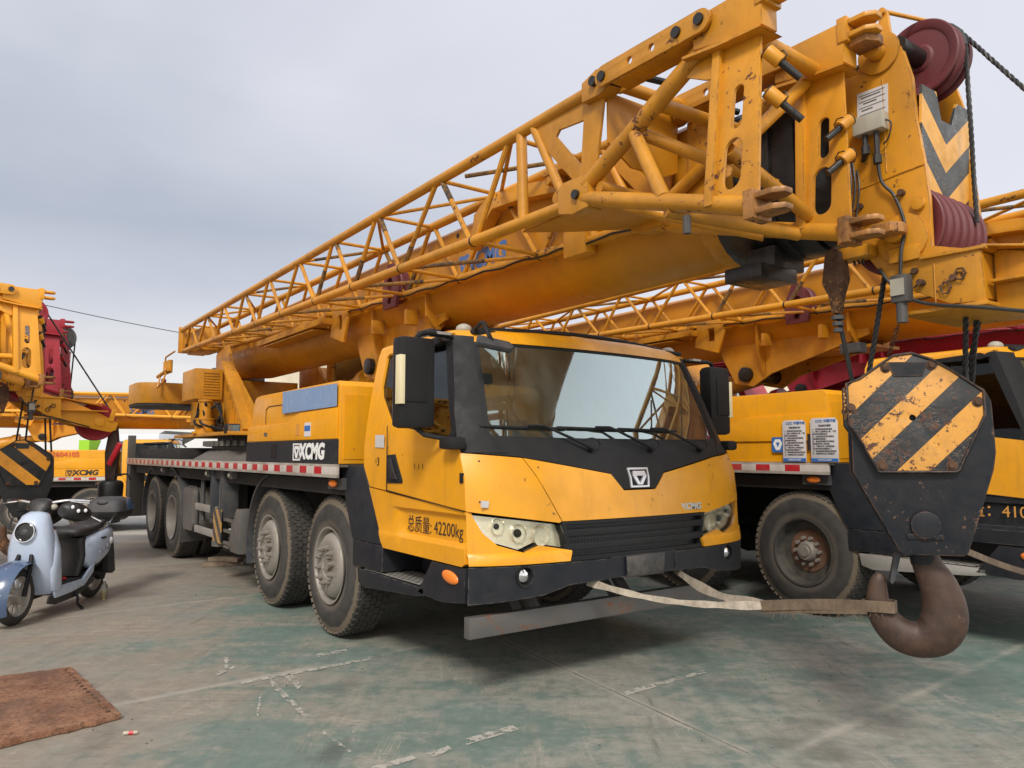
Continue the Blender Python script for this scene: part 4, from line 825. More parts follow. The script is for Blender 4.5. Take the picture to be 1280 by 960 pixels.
    bm = tube(B(), (-1.38, 0, 2.34), (-2.0, 0, 2.22), .10, 20); tube(bm, (-1.95, 0, 2.23), (-3.6, 0, 1.88), .16, 24); tube(bm, (-1.9, 0, 2.24), (-2.05, 0, 2.21), .18, 24); obj('luffing_cylinder', bm, 'boom', C)
    # small brackets, lugs, rollers along the boom flank
    bm = B()
    for x in (-1.05, -.35): plate(bm, [(x, 2.62), (x + .06, 2.62), (x + .05, 2.76), (x + .01, 2.76)], -.45, -.33)
    for x in (-2.3, -2.0, -2.9): tube(bm, (x, -.55, 2.95), (x, -.36, 2.95), .035, 10); tube(bm, (x, -.5, 2.8), (x, -.5, 3.05), .02, 8)
    plate(bm, [(-1.95, 2.70), (-1.6, 2.60), (-1.5, 2.85), (-1.65, 3.1), (-1.9, 3.05)], -.50, -.47, holes=[[(-1.75, 2.75), (-1.65, 2.75), (-1.65, 2.9), (-1.75, 2.9)]]); box(bm, -4.1, -1.9, -.62, -.42, 2.83, 2.90); box(bm, -3.9, -2.2, -.60, -.40, 2.80, 2.815); obj('jib_support_arm', bm, 'boom', boom, bevel=.004)
    bm = B(); plate(bm, [(.85, 3.05), (.9, 3.32), (1.1, 3.42), (1.55, 3.38), (2.0, 3.30), (2.0, 3.0), (1.9, 3.22), (1.5, 3.28), (1.15, 3.30)], -.50, -.40); plate(bm, [(1.95, 2.75), (1.95, 3.36), (2.12, 3.36), (2.18, 2.75)], -.46, -.37); tube(bm, (1.98, -.62, 3.25), (1.98, -.37, 3.25), .03, 10); tube(bm, (2.05, -.6, 3.12), (2.05, -.37, 3.12), .045, 12); box(bm, 1.90, 2.1, -.6, -.4, 3.30, 3.34); obj('jib_latch', bm, 'boom', boom, bevel=.004)
    bm = B(); 
    for k in range(5): tube(bm, (1.93 + k * .035, -.60 + .02 * (k % 2), 2.95 + k * .05), (1.93 + k * .035, -.50, 2.98 + k * .05), .022, 8)
    obj('latch_spring', bm, 'grease', boom)
    # red rope drum on the boom flank
    dr = obj('hose_reel', lathe(B(), [(-.46, .16), (-.45, .17), (-.42, .12), (-.40, .12), (-.38, .17), (-.37, .16)], (-.55, 0, 3.02), 'y', 28), 'sheave', boom)
    bm = plate(B(), [(-.68, 2.80), (-.42, 2.80), (-.40, 3.0), (-.5, 3.22), (-.6, 3.22), (-.70, 3.0)], -.50, -.47, holes=[circ(-.55, 3.02, .07, 12), circ(-.55, 2.87, .035, 10)]); obj('reel_bracket', bm, 'sheave', dr)
    obj('camera_box', box(B(), -.12, .10, -.44, -.32, 2.43, 2.53), 'dgrey', boom, bevel=.01)
    # logo on boom
    # (sheet 3 mm proud of the plate)
    obj('logo_sheet', plate(B(), [(.44, 2.925), (1.17, 2.90), (1.17, 3.075), (.98, 3.085), (.44, 3.135)], -.3685, -.3655), 'boom', boom)
    text('lettering', 'XCMG', .20, 'bluelogo', boom, (.86, -.370, 3.005), ROT_SIDE, bold=.008, shear=.15, xs=1.0)
    obj('logo_mark', plate(B(), [(.47, 3.09), (.60, 3.08), (.57, 2.96), (.51, 2.96)], -.3715, -.3690, holes=[[(.505, 3.05), (.57, 3.045), (.54, 2.985)]]), 'bluelogo', boom)
    obj('boom_hole', lathe(B(), [(-.372, .02), (-.366, .02), (-.366, .001)], (.45, 0, 3.28), 'y', 12), 'grease', boom)

    # ------------------------------------------------------- boom head
    side = [(3.83, 2.46), (3.83, 3.28), (3.95, 3.30), (4.00, 3.355), (4.05, 3.385), (4.11, 3.375), (4.155, 3.32), (4.195, 3.16), (4.205, 2.95), (4.23, 2.76), (4.245, 2.57), (4.245, 2.36), (4.44, 2.30), (4.45, 2.08), (4.31, 2.09), (4.14, 2.18), (4.02, 2.27), (3.93, 2.40)]
    bm = B()
    for s in (-1, 1): plate(bm, side, s * .235, s * .262)
    head = obj('boom_head', bm, 'boom', C, bevel=.003)
    bm = B(); plate(bm, [(-.234, 2.62), (.234, 2.62), (.234, 3.12), (.10, 3.12), (.05, 3.00), (-.05, 3.0), (-.10, 3.12), (-.234, 3.12)], -.006, .006, 'yz', mat=Matrix.Translation((4.205, 0, 0)) @ Matrix.Translation((0, 0, 2.87)) @ Matrix.Rotation(R(3.2), 4, 'Y') @ Matrix.Translation((0, 0, -2.87)))
    ch = obj('chevron_plate', bm, 'chevron', head)
    bm = B(); box(bm, 3.80, 3.83, -.26, .26, 2.46, 3.28); box(bm, 4.18, 4.24, -.234, .234, 2.28, 2.30); box(bm, 4.425, 4.435, -.234, .234, 2.10, 2.295); plate(bm, [(4.2, -.29), (4.46, -.27), (4.46, .27), (4.2, .29)], 2.302, 2.318, 'xy'); plate(bm, [(4.10, -.27), (4.46, -.27), (4.46, .27), (4.10, .27)], 2.065, 2.082, 'xy')
    tube(bm, (4.20, -.285, 2.56), (4.20, .285, 2.56), .03, 14); obj('head_cross_members', bm, 'boom', head, bevel=.002)
    # flange bosses, lugs
    bm = B(); tube(bm, (4.12, -.275, 2.42), (4.12, -.262, 2.42), .115, 28); tube(bm, (4.05, -.275, 3.33), (4.05, -.262, 3.33), .10, 28); tube(bm, (4.05, -.34, 3.33), (4.05, -.27, 3.33), .04, 18); tube(bm, (4.10, -.32, 2.44), (4.10, -.27, 2.44), .04, 18); box(bm, 4.06, 4.20, -.285, -.272, 2.31, 2.38); obj('head_boss', bm, 'boom', head, bevel=.003)
    for (x, y, z) in ((4.05, -.38, 3.345), (4.10, -.34, 2.45)):
        bm = B(); plate(bm, [(x - .06, y - .03), (x - .05, y - .07), (x + .04, y - .07), (x + .07, y - .01), (x + .06, y + .05), (x - .06, y + .05)], z - .024, z + .024, 'xy'); obj('jib_lug', bm, 'lug', head, bevel=.008)
    bm = plate(B(), [(4.03, 3.345), (4.11, 3.36), (4.095, 3.52), (4.08, 3.545), (4.06, 3.53)], -.262, -.240); tube(bm, (4.078, -.27, 3.525), (4.16, .02, 3.535), .010, 8); tube(bm, (4.078, -.28, 3.525), (4.078, -.235, 3.525), .016, 8); obj('rope_guard', bm, 'boom', head, bevel=.002)
    bm = B()
    for (x, z, L) in ((4.13, 2.63, .03), (3.98, 2.55, .02), (4.20, 2.20, .04), (4.17, 2.26, .02), (3.90, 2.86, .02), (3.93, 2.62, .015), (4.33, 2.20, .02)): tube(bm, (x, -.262, z), (x, -.262 - L, z), .014, 10); tube(bm, (x + .012, -.268 - L * .5, z + .01), (x - .03, -.268 - L * .5, z - .02), .005, 6)
    for (x, z) in ((4.30, 2.19), (4.36, 2.24)): path(bm, [(x + .022 * math.cos(k_), -.275, z - .03 + .026 * math.sin(k_)) for k_ in range(6)], .005, 6, True)
    obj('head_fitting', bm, 'rust', head)
    bm = B(); tube(bm, (3.84, -.2635, 2.70), (4.232, -.2635, 2.735), .004, 6); tube(bm, (3.845, -.2635, 3.27), (3.845, -.2635, 2.48), .005, 6); tube(bm, (4.06, -.2635, 3.20), (4.06, -.2635, 2.75), .003, 6); tube(bm, (4.25, -.2635, 2.28), (4.25, -.2635, 2.10), .004, 6); obj('weld_seam', bm, 'boom', head)
    bm = B(); 
    for k_ in range(3): path(bm, curve([(3.88 + .02 * k_, -.27, 2.90 - .05 * k_), (3.90 + .02 * k_, -.29, 2.70), (3.86 + .03 * k_, -.30, 2.50), (3.90 + .02 * k_, -.28, 2.34)], 6), .005, 6)
    obj('loose_wire', bm, 'grease', head)
    # sheaves
    def sheave(cx_, cz_, y0, wdt, r_, name='sheave', mat='sheave', par=None):
        bm = lathe(B(), [(y0, .03), (y0, .06), (y0 + .01, .07), (y0 + .012, r_ * .75), (y0 + .004, r_ * .80), (y0, r_ - .005), (y0 + .004, r_), (y0 + wdt * .28, r_ - .004), (y0 + wdt * .4, r_ - .03), (y0 + wdt * .6, r_ - .03), (y0 + wdt * .72, r_ - .004), (y0 + wdt, r_), (y0 + wdt, r_ * .8), (y0 + wdt - .01, .07), (y0 + wdt, .06), (y0 + wdt, .03)], (cx_, 0, cz_), 'y', 56)
        return obj(name, bm, mat, par or head, smooth=40)
    for k in range(2): sheave(4.13, 3.335, -.06 + .075 * k, .072, .185)
    for k in range(6): sheave(4.07, 2.48, -.225 + .072 * k, .068, .215)
    bm = tube(B(), (4.13, -.26, 3.335), (4.13, .26, 3.335), .045, 18); tube(bm, (4.08, -.26, 2.47), (4.08, .26, 2.47), .06, 18); obj('sheave_axle', bm, 'grease', head)
    # nose arm with single-line sheave
    bm = B()
    for s in (-1, 1): plate(bm, [(4.446, 2.32), (4.62, 2.27), (4.95, 2.13), (5.14, 2.03), (5.12, 1.94), (5.05, 1.91), (4.65, 1.99), (4.446, 2.07)], s * .13, s * .15)
    for s in (-1, 1): box(bm, 4.446, 5.0, s * .15, s * .21, 2.165, 2.178)
    plate(bm, [(4.44, -.26), (4.62, -.19), (4.95, -.16), (4.95, .16), (4.62, .19), (4.44, .26)], 2.315, 2.325, 'xy', mat=Matrix.Translation((4.446, 0, 2.32)) @ Matrix.Rotation(R(9), 4, 'Y') @ Matrix.Translation((-4.446, 0, -2.32)))
    tube(bm, (4.92, -.165, 2.04), (4.92, .165, 2.04), .06, 20); plate(bm, [(5.02, 2.06), (5.08, 2.04), (5.11, 2.20), (5.06, 2.20)], .152, .168); plate(bm, [(5.02, 2.06), (5.08, 2.04), (5.11, 2.20), (5.06, 2.20)], -.168, -.152)
    nose = obj('nose_arm', bm, 'boom', C, bevel=.003)
    sheave(4.92, 2.04, -.045, .09, .235, par=nose)
    # notice, junction box, cables
    no = obj('head_notice', plate(B(), [(3.93, 3.03), (4.08, 3.02), (4.085, 3.17), (3.935, 3.175)], -.2655, -.2625), 'sign', head)
    bm = B()
    for z in (3.155, 3.125, 3.095, 3.06): box(bm, 3.945, 4.07, -.267, -.2658, z, z + .0025)
    for k, z in enumerate((3.142, 3.112, 3.08, 3.048)): box(bm, 3.955 + .01 * (k % 2), 4.05 - .02 * (k % 3), -.267, -.2658, z, z + .005)
    obj('notice_print', bm, 'signink', head)
    obj('junction_box', box(B(), 3.94, 4.085, -.33, -.266, 2.945, 3.03), 'cream', head, bevel=.006)
    bm = B()
    for (x, z0, z1) in ((3.985, 2.945, 2.86), (4.04, 2.945, 2.80)): tube(bm, (x, -.30, z0), (x, -.30, z1), .013, 8); tube(bm, (x, -.30, z1 + .03), (x, -.30, z1 - .01), .02, 8)
    path(bm, curve([(4.04, -.30, 2.80), (4.05, -.29, 2.70), (4.10, -.28, 2.62), (4.14, -.28, 2.48), (4.13, -.30, 2.36), (4.12, -.30, 2.25)], 6), .008, 6)
    path(bm, curve([(4.08, -.30, 2.99), (4.11, -.30, 2.96), (4.09, -.29, 2.90), (4.06, -.28, 2.88)], 6), .004, 5); path(bm, [(3.985, -.30, 2.86), (3.95, -.26, 2.84)], .012, 6)
    path(bm, curve([(4.01, -.27, 2.30), (4.08, -.28, 2.20), (4.20, -.28, 2.11), (4.45, -.27, 2.05), (4.8, -.16, 1.97)], 6), .008, 6)
    obj('head_cable', bm, 'rope', head)
    bm = box(B(), 4.085, 4.16, -.33, -.27, 2.12, 2.245); tube(bm, (4.12, -.30, 2.12), (4.12, -.30, 2.03), .025, 10); sw = obj('limit_switch', bm, 'dgrey', head, bevel=.01); obj('switch_cover', box(B(), 4.09, 4.15, -.337, -.331, 2.15, 2.225), 'cream', sw)
    bm = plate(B(), [(3.79, 2.40), (3.83, 2.43), (3.87, 2.40), (3.885, 2.27), (3.86, 2.20), (3.84, 2.11), (3.815, 2.11), (3.80, 2.20), (3.77, 2.26)], -.36, -.30); tube(bm, (3.83, -.37, 2.39), (3.83, -.29, 2.39), .025, 12); ws_ = obj('wedge_socket', bm, 'rust', head, bevel=.006)
    bm = box(B(), 3.80, 4.0, -.34, -.24, 2.36, 2.42); obj('socket_lug', bm, 'boom', head, bevel=.01)

    # ------------------------------------------------------- jib
    L0, L1 = -7.15, 2.86
    def nt_(x): f = (x - L0) / (L1 - L0); return (x, -.88 - .11 * f, 3.42)
    def nb_(x): f = (x - L0) / (L1 - L0); return (x, -.86 - .13 * f, 3.08 - .25 * f)
    def ft_(x): f = (x - L0) / (L1 - L0); return (x, -.50 + .09 * f, 3.42)
    def fb_(x): f = (x - L0) / (L1 - L0); return (x, -.48 + .08 * f, 3.08 - .26 * f)
    jib = obj('jib', (lambda b_: (tube(b_, nt_(L0), nt_(2.80), .037, 14), tube(b_, nb_(L0), nb_(2.72), .037, 14), tube(b_, ft_(L0), ft_(2.80), .037, 14), tube(b_, fb_(L0), fb_(2.72), .037, 14), b_)[-1])(B()), 'boom', C)
    tops = [-6.55, -5.54, -4.67, -3.68, -2.73, -1.745, -.808, .133, 1.163, 2.08]
    bots = [-6.98, -6.10, -5.08, -4.14, -3.18, -2.26, -1.277, -.358, .572, 1.633]
    bm = B(); r_ = .019
    for tf, bf in ((nt_, nb_), (ft_, fb_)):
        for i in range(10):
            tube(bm, bf(bots[i] + .03), tf(tops[i] - .03), r_, 8)
            if i < 9: tube(bm, tf(tops[i] + .03), bf(bots[i + 1] - .03), r_, 8)
    for i in range(10):
        tube(bm, nt_(tops[i]), ft_(tops[i]), .016, 8); tube(bm, nb_(bots[i]), fb_(bots[i]), .016, 8)
        if i < 9: tube(bm, nt_(tops[i]), ft_(tops[i + 1]), .015, 8) if i % 2 else tube(bm, ft_(tops[i]), nt_(tops[i + 1]), .015, 8); tube(bm, nb_(bots[i]), fb_(bots[i + 1]), .015, 8)
    obj('lattice_bracing', bm, 'boom', jib)
    bm = B()
    for tf, bf in ((nt_, nb_), (ft_, fb_)):
        tube(bm, bf(2.20), tf(2.18), .034, 12); tube(bm, tf(2.30), bf(2.62), .028, 12)
    obj('end_post', bm, 'boom', jib)
    bm = B(); box(bm, L0 - .03, L0 + .02, -.93, -.45, 3.05, 3.47); tube(bm, nt_(L0), nb_(L0), .03, 10); tube(bm, ft_(L0), fb_(L0), .03, 10); box(bm, L0 + .05, L0 + .9, -.80, -.55, 3.02, 3.36); obj('jib_tip', bm, 'boom', jib, bevel=.004)
    # knuckle gussets + transverse plate
    for y in (-.985, -.415):
        bm = plate(B(), [(2.86, 3.40), (2.94, 3.37), (2.86, 2.92), (2.74, 2.90), (2.30, 3.36), (2.33, 3.40)], y - .008, y + .008, holes=[[(2.77, 3.28), (2.745, 3.03), (2.53, 3.27), (2.56, 3.30)]]); obj('gusset', bm, 'boom', jib, bevel=.002)
        sgn = -1 if y < -.7 else 1
        bm = plate(B(), [(2.80, 3.355), (2.80, 3.465), (2.92, 3.50), (3.02, 3.46), (3.02, 3.37), (2.94, 3.345)], y - .05, y + .05); kb = obj('knuckle_block', bm, 'boom', jib, bevel=.01)
        bm = plate(B(), [(2.60, 2.78), (2.60, 2.93), (2.64, 2.95), (2.85, 2.95), (2.85, 2.76), (2.72, 2.75)], y - .055, y + .045); obj('lower_knuckle', bm, 'boom', jib, bevel=.008)
        pn = B(); tube(pn, (2.91, y - .075, 3.43), (2.91, y + .06, 3.43), .027, 14); tube(pn, (2.76, y - .075, 2.85), (2.76, y + .06, 2.85), .026, 14); obj('knuckle_pin', pn, 'grease', jib)
    bm = B(); plate(bm, [(-.97, 3.38), (-.43, 3.38), (-.43, 3.05), (-.55, 3.0), (-.80, 3.0), (-.97, 3.10)], 2.93, 2.945, 'yz'); plate(bm, [(2.15, -.95), (2.85, -.97), (2.85, -.45), (2.6, -.45), (2.35, -.7)], 2.80, 2.812, 'xy'); obj('cross_plate', bm, 'boom_skin', jib, bevel=.002)
    bm = B(); rr = random.Random(4)
    def sleeve(p, q, a_, b_, rad): p = V(*p); q = V(*q); tube(bm, p.lerp(q, a_), p.lerp(q, b_), rad, 8)
    for i in range(9):
        for tf, bf in ((nt_, nb_), (ft_, fb_)):
            if rr.random() < .45: sleeve(bf(bots[i] + .03), tf(tops[i] - .03), .05, rr.uniform(.25, .6), r_ + .0015)
            if rr.random() < .30: sleeve(tf(tops[i] + .03), bf(bots[i + 1] - .03), .04, rr.uniform(.2, .4), r_ + .0015)
        if rr.random() < .6: sleeve(nb_(bots[i]), fb_(bots[i + 1]), .1, rr.uniform(.4, .9), .0165)
        if rr.random() < .4: sleeve(nt_(tops[i]), ft_(tops[i + 1]), .2, .8, .0165)
    obj('worn_patch', bm, 'wornpaint', jib)
    bm = B()
    for tf in (nb_, fb_):
        for i in range(10): p = V(*tf(bots[i])); tube(bm, p - V(.008, 0, 0), p + V(.008, 0, 0), .0395, 12)
    obj('hose_clip', bm, 'grease', jib); bm = B()
    path(bm, [tuple(V(*fb_(x_)) + V(0, -.045, -.012 - .02 * math.sin(x_ * 6.5) ** 2)) for x_ in [-2.4 + k * .13 for k in range(40)]], .008, 6)
    obj('clipped_hose', bm, 'grease', jib)
    # root section
    root = obj('jib_root_frame', (lambda b_: (
        tube(b_, (2.78, -1.0, 2.83), (3.98, -1.13, 2.44), .042, 16), tube(b_, (2.70, -.41, 2.81), (3.98, -.50, 2.44), .040, 16),
        tube(b_, (2.80, -1.0, 2.90), (3.66, -1.0, 3.33), .044, 16), tube(b_, (2.78, -.41, 2.88), (3.75, -.42, 3.33), .040, 16),
        tube(b_, (3.16, -1.0, 3.07), (3.42, -1.07, 2.64), .036, 14), tube(b_, (3.16, -.41, 3.06), (3.42, -.46, 2.62), .034, 14),
        tube(b_, (3.32, -1.0, 3.16), (3.36, -.42, 3.16), .034, 14), tube(b_, (3.16, -1.0, 3.08), (3.60, -.45, 2.78), .032, 14),
        tube(b_, (3.00, -1.0, 3.40), (3.04, -.42, 3.40), .034, 14), tube(b_, (3.86, -.98, 3.27), (3.84, -.43, 3.27), .036, 14),
        tube(b_, (3.78, -.45, 3.24), (3.75, -1.02, 2.74), .032, 14), tube(b_, (3.75, -1.04, 2.68), (3.30, -.44, 2.72), .032, 14),
        tube(b_, (3.78, -1.05, 2.76), (3.80, -.47, 2.56), .032, 14), tube(b_, (2.85, -.98, 2.80), (3.55, -.49, 2.53), .030, 14), tube(b_, (3.45, -1.09, 2.57), (3.75, -.50, 2.49), .034, 14),
        tube(b_, (2.90, -1.0, 2.86), (2.95, -.42, 2.84), .034, 14), b_)[-1])(B()), 'boom', jib)
    sh = lambda y0, k: Matrix(((1, 0, 0, 0), (0, 1, k, y0 - k * 3.3), (0, 0, 1, 0), (0, 0, 0, 1)))
    for (y0, k, dx) in ((-1.0, .15, 0.0), (-.425, .085, .03)):
        bm = plate(B(), [(3.70 + dx, 3.26), (3.935 + dx, 3.26), (3.985 + dx, 2.43), (3.72 + dx, 2.50)], -.008, .008, holes=[slot(3.845 + dx, 2.83, 3.03, .026), slot(3.84 + dx, 2.555, 2.785, .045)], mat=sh(y0, k)); obj('end_frame', bm, 'boom', jib, bevel=.002)
        bm = B(); plate(bm, [(3.70 + dx, 3.26), (3.745 + dx, 3.26), (3.765 + dx, 2.50), (3.72 + dx, 2.50)], -.035, .035, mat=sh(y0, k)); plate(bm, [(3.58 + dx, 3.24), (3.70 + dx, 3.255), (3.70 + dx, 3.12), (3.64 + dx, 3.14), (3.53 + dx, 3.20)], -.008, .008, mat=sh(y0, k)); obj('frame_rib', bm, 'boom', jib, bevel=.003)
        bm = plate(B(), [(3.60 + dx, 3.29), (3.60 + dx, 3.44), (3.97 + dx, 3.44), (3.97 + dx, 3.245), (3.90 + dx, 3.235), (3.74 + dx, 3.265)], y0 - .055, y0 + .055); obj('root_block', bm, 'boom', jib, bevel=.006)
        bm = plate(B(), [(3.55 + dx, 3.275), (3.74 + dx, 3.255), (3.97 + dx, 3.235), (3.98 + dx, 3.225), (3.74 + dx, 3.238), (3.55 + dx, 3.262)], y0 - .075, y0 + .075); obj('root_block_flange', bm, 'boom', jib)
        yl = y0
        lk_ = B(); cap = [(3.665 + dx + .055 * math.cos(a_), 3.395 + .055 * math.sin(a_)) for a_ in [math.pi / 2 - k2 * math.pi / 10 for k2 in range(11)]]; cap2 = [(3.02 + .055 * math.cos(a_), 3.405 + .055 * math.sin(a_)) for a_ in [-math.pi / 2 - k2 * math.pi / 10 for k2 in range(11)]]
        holes_ = [circ(x, 3.40, .020, 12) for x in (3.22, 3.37)]
        plate(lk_, cap + cap2, yl - .085, yl - .065, holes=holes_); plate(lk_, cap + cap2, yl + .045, yl + .065, holes=holes_); box(lk_, 3.08, 3.60 + dx, yl - .07, yl + .05, 3.342, 3.352)
        lo = obj('link_bar', lk_, 'boom', jib, bevel=.002)
        pn = B()
        for x in (3.02, 3.53, 3.665 + dx): tube(pn, (x, yl - .098, 3.40), (x, yl + .08, 3.40), .027, 14)
        obj('link_pin', pn, 'grease', jib)
        tube(pn := B(), (3.20, yl + .06, 3.36), (3.24, yl + .17, 3.35), .018, 10); obj('link_stop', pn, 'grease', jib)
        # fork lugs
        for (x, z, yy, mt) in ((3.97 + dx, 3.40, y0, 'boom'), (3.98 + dx, 2.44, y0 - (.13 if y0 < -.7 else .075), 'lug')):
            bm = B()
            for dz in (-.032, .032):
                plate(bm, [(x - .02, yy - .05), (x + .10, yy - .05), (x + .14, yy - .02), (x + .14, yy + .03), (x + .10, yy + .05), (x - .02, yy + .05)], z + dz - .012, z + dz + .012, 'xy')
            box(bm, x - .03, x + .02, yy - .062, yy + .062, z - .06, z + .06); obj('fork_lug', bm, mt, jib, bevel=.006)
        # locking pins with yellow sleeves, hanging out of the end frame
        for z in ((3.14, 2.96) if y0 < -.7 else (2.98, 2.82)):
            x = 3.965 + dx; yy = y0 - .02
            e = (x + .09, yy + .10, z - .13) if y0 < -.7 else (x - .06, yy - .10, z - .10)
            mid = tuple(a_ * .42 + b_ * .58 for a_, b_ in zip(e, (x, yy, z)))
            lp = obj('locking_pin', tube(B(), (x, yy, z), mid, .030, 16), 'boom', jib, bevel=.003)
            bm = tube(B(), mid, e, .016, 12); tube(bm, tuple(a_ + (a_ - b_) * .04 for a_, b_ in zip((x, yy, z), mid)), (x, yy, z), .031, 16); path(bm, [(mid[0] + .03 * math.cos(k2), mid[1], mid[2] + .02 + .03 * math.sin(k2)) for k2 in range(6)], .003, 5, True); obj('pin_rod', bm, 'grease', jib)
    bm = path(B(), [(3.60, -1.12, 2.50), (3.60, -1.12, 2.42)], .018, 8); obj('hanging_catch', bm, 'dgrey', jib)
    # rope from the winch over the boom top to the head, and down to the nose
    bm = B(); path(bm, [(-7.0, .1, 3.0), (-5.0, .06, 3.42), (3.9, -.02, 3.44), (4.10, -.025, 3.517)], .012, 8); path(bm, [(-7.0, -.05, 3.0), (-5.0, 0, 3.40), (3.9, .05, 3.40), (4.10, .05, 3.517)], .012, 8)
    arc = [(4.13 + .182 * math.sin(a_), .052, 3.335 + .182 * math.cos(a_)) for a_ in [k * .25 for k in range(-1, 5)]]
    path(bm, arc, .012, 8)
    tb = twisted(arc[-1], (4.92 + .23 * math.sin(.9), 0, 2.04 + .23 * math.cos(.9)), .0105); me_ = bpy.data.meshes.new('x'); tb.to_mesh(me_); tb.free(); bm.from_mesh(me_); bpy.data.meshes.remove(me_)
    obj('winch_rope', bm, 'rope', C)
    rp_ = B(); 
    pts = [(4.13 + .182 * math.sin(a_), .02, 3.335 + .182 * math.cos(a_)) for a_ in [k * .25 for k in range(0, 7)]]
    path(rp_, pts, .012, 8)
    tb = twisted(pts[-1], (4.285, .10, 2.52), .0110); me_ = bpy.data.meshes.new('x'); tb.to_mesh(me_); tb.free(); rp_.from_mesh(me_); bpy.data.meshes.remove(me_); obj('hoist_rope', rp_, 'rope', C)
    return boom, head, jib
crane = make_crane(); boom, head, jib = make_superstructure(crane)
def split_parts(names):
    for o in list(bpy.data.objects):
        if o.type != 'MESH' or o.name.split('.')[0] not in names: continue
        bm = B(); bm.from_mesh(o.data); seen = set(); comps = []
        for v in bm.verts:
            if v in seen: continue
            st_, cp_ = [v], []; seen.add(v)
            while st_:
                q = st_.pop(); cp_.append(q)
                for e in q.link_edges:
                    w_ = e.other_vert(q)
                    if w_ not in seen: seen.add(w_); st_.append(w_)
            lo = [min(p.co[i] for p in cp_) - .002 for i in range(3)]; hi = [max(p.co[i] for p in cp_) + .002 for i in range(3)]; comps.append([lo, hi, set(p.index for p in cp_)])
        bm.free(); ch = True
        while ch:
            ch = False
            for i in range(len(comps)):
                for j in range(i + 1, len(comps)):
                    A_, B_ = comps[i], comps[j]
                    if all(A_[0][k] <= B_[1][k] and B_[0][k] <= A_[1][k] for k in range(3)):
                        A_[0] = [min(a, b) for a, b in zip(A_[0], B_[0])]; A_[1] = [max(a, b) for a, b in zip(A_[1], B_[1])]; A_[2] |= B_[2]; comps.pop(j); ch = True; break
                if ch: break
        if len(comps) < 2: continue
        base_me = o.data
        for n_, c_ in enumerate(comps):
            bm = B(); bm.from_mesh(base_me); bmesh.ops.delete(bm, geom=[v for v in bm.verts if v.index not in c_[2]], context='VERTS')
            me = bpy.data.meshes.new(o.name.split('.')[0]); bm.to_mesh(me); bm.free()
            for m_ in base_me.materials: me.materials.append(m_)
            if n_ == 0: o.data = me
            else:
                q = bpy.data.objects.new(o.name.split('.')[0], me); COL.objects.link(q); q.parent = o.parent; q.matrix_basis = o.matrix_basis.copy()
split_parts({'jib_support_arm', 'head_boss', 'beam_bracket', 'sheave_axle', 'link_pin', 'knuckle_pin', 'mirror_bracket', 'tow_bracket', 'grille_bar', 'reflector', 'bulb', 'side_guard', 'guard_hoop', 'rear_guard', 'cylinder_bracket', 'wear_pad', 'cross_plate', 'end_post', 'rib', 'winch_rope', 'jib_tip', 'jib_latch', 'head_cross_members', 'fork_lug', 'side_ladder', 'link_bar', 'frame_rib', 'flange', 'rain_visor', 'jib_stowage_gear', 'worn_patch', 'clipped_hose', 'head_fitting', 'weld_seam', 'loose_wire', 'panel_rivets', 'hose_clip'})
OX, OY = -0.424, 6.876
crane.location = (OX, OY, 0)
HEAD_MAIN = 144.12
def rz_of(az): return R(90 - az)
crane.rotation_euler = (0, 0, rz_of(HEAD_MAIN))
tag(crane, 'central yellow truck crane, faded blue patch, 42200kg written on its door, front strap', 'crane', 'yellow truck cranes parked in the yard')
print('BASE OK', len(bpy.data.objects))
# ================================================================== ground
def S01(t): t = min(1, max(0, t)); return t * t * (3 - 2 * t)
xs = [-400, -150, -60, -30] + [-20 + k for k in range(41)] + [30, 60, 150, 400]; ys = [-60, -20, -8] + [-4 + k for k in range(35)] + [40, 60, 150, 400]
bm = B(); gv = [[bm.verts.new((x, y, -.49 * S01((y - 13.4) / 4.2))) for x in xs] for y in ys]
for j in range(len(ys) - 1):
    for i in range(len(xs) - 1): bm.faces.new((gv[j][i], gv[j][i + 1], gv[j + 1][i + 1], gv[j + 1][i]))
g = obj('ground', bm, 'ground'); g['kind'] = 'structure'

# ================================================================== the other cranes (copies, repainted or re-equipped)
G = 'yellow truck cranes parked in the yard'
crane2 = copy_tree(crane, None, {('side_skirt', 'navy_panel'): M['navy'], ('lower_trim', 'cab_yellow'): M['navy'], ('lower_door_panel', 'cab_yellow'): M['navy'], ('step', 'navy_panel'): M['alu']}, skip=('logo_sheet', 'logo_mark', 'front_mirror', 'charcoal_band', 'emblem_plate', 'emblem_core', 'lettering', 'band_vent'))
crane2.location = (3.70, 7.68, 0); crane2.rotation_euler = (0, 0, rz_of(145.6))
tag(crane2, 'yellow truck crane with two white notices and a rusty hub, behind the big hook block', 'crane', G)
def recolour(names, m): return {(n_, k): m for n_ in names for k in ('cab_yellow',)}
crane3 = copy_tree(crane, None, {'charcoal_band': M['cab'], 'white_lettering': M['ink'], 'boom_yellow': M['boomclean']}, skip=('logo_sheet', 'logo_mark'))
crane3.location = (-10.6, 19.87, -.49); crane3.rotation_euler = (0, 0, rz_of(70))
tag(crane3, 'yellow truck crane seen side on, far left, red phone number on its engine cover', 'crane', G)
clean = {'boom_yellow': M['boomclean'], 'boom_plate_yellow': M['boomclean'], 'maroon_sheave': M['red']}
crane4 = copy_tree(crane, None, clean)
crane4.location = (-8.66, 6.08, -.20); crane4.rotation_euler = (0, 0, rz_of(43))
tag(crane4, 'yellow truck crane cut by the left edge, only boom head and red nose sheave showing', 'crane', G)
redswap = {'cab_yellow': M['red'], 'boom_yellow': M['red'], 'boom_plate_yellow': M['red'], 'chevron_plate': M['redwhite'], 'maroon_sheave': M['dgrey']}
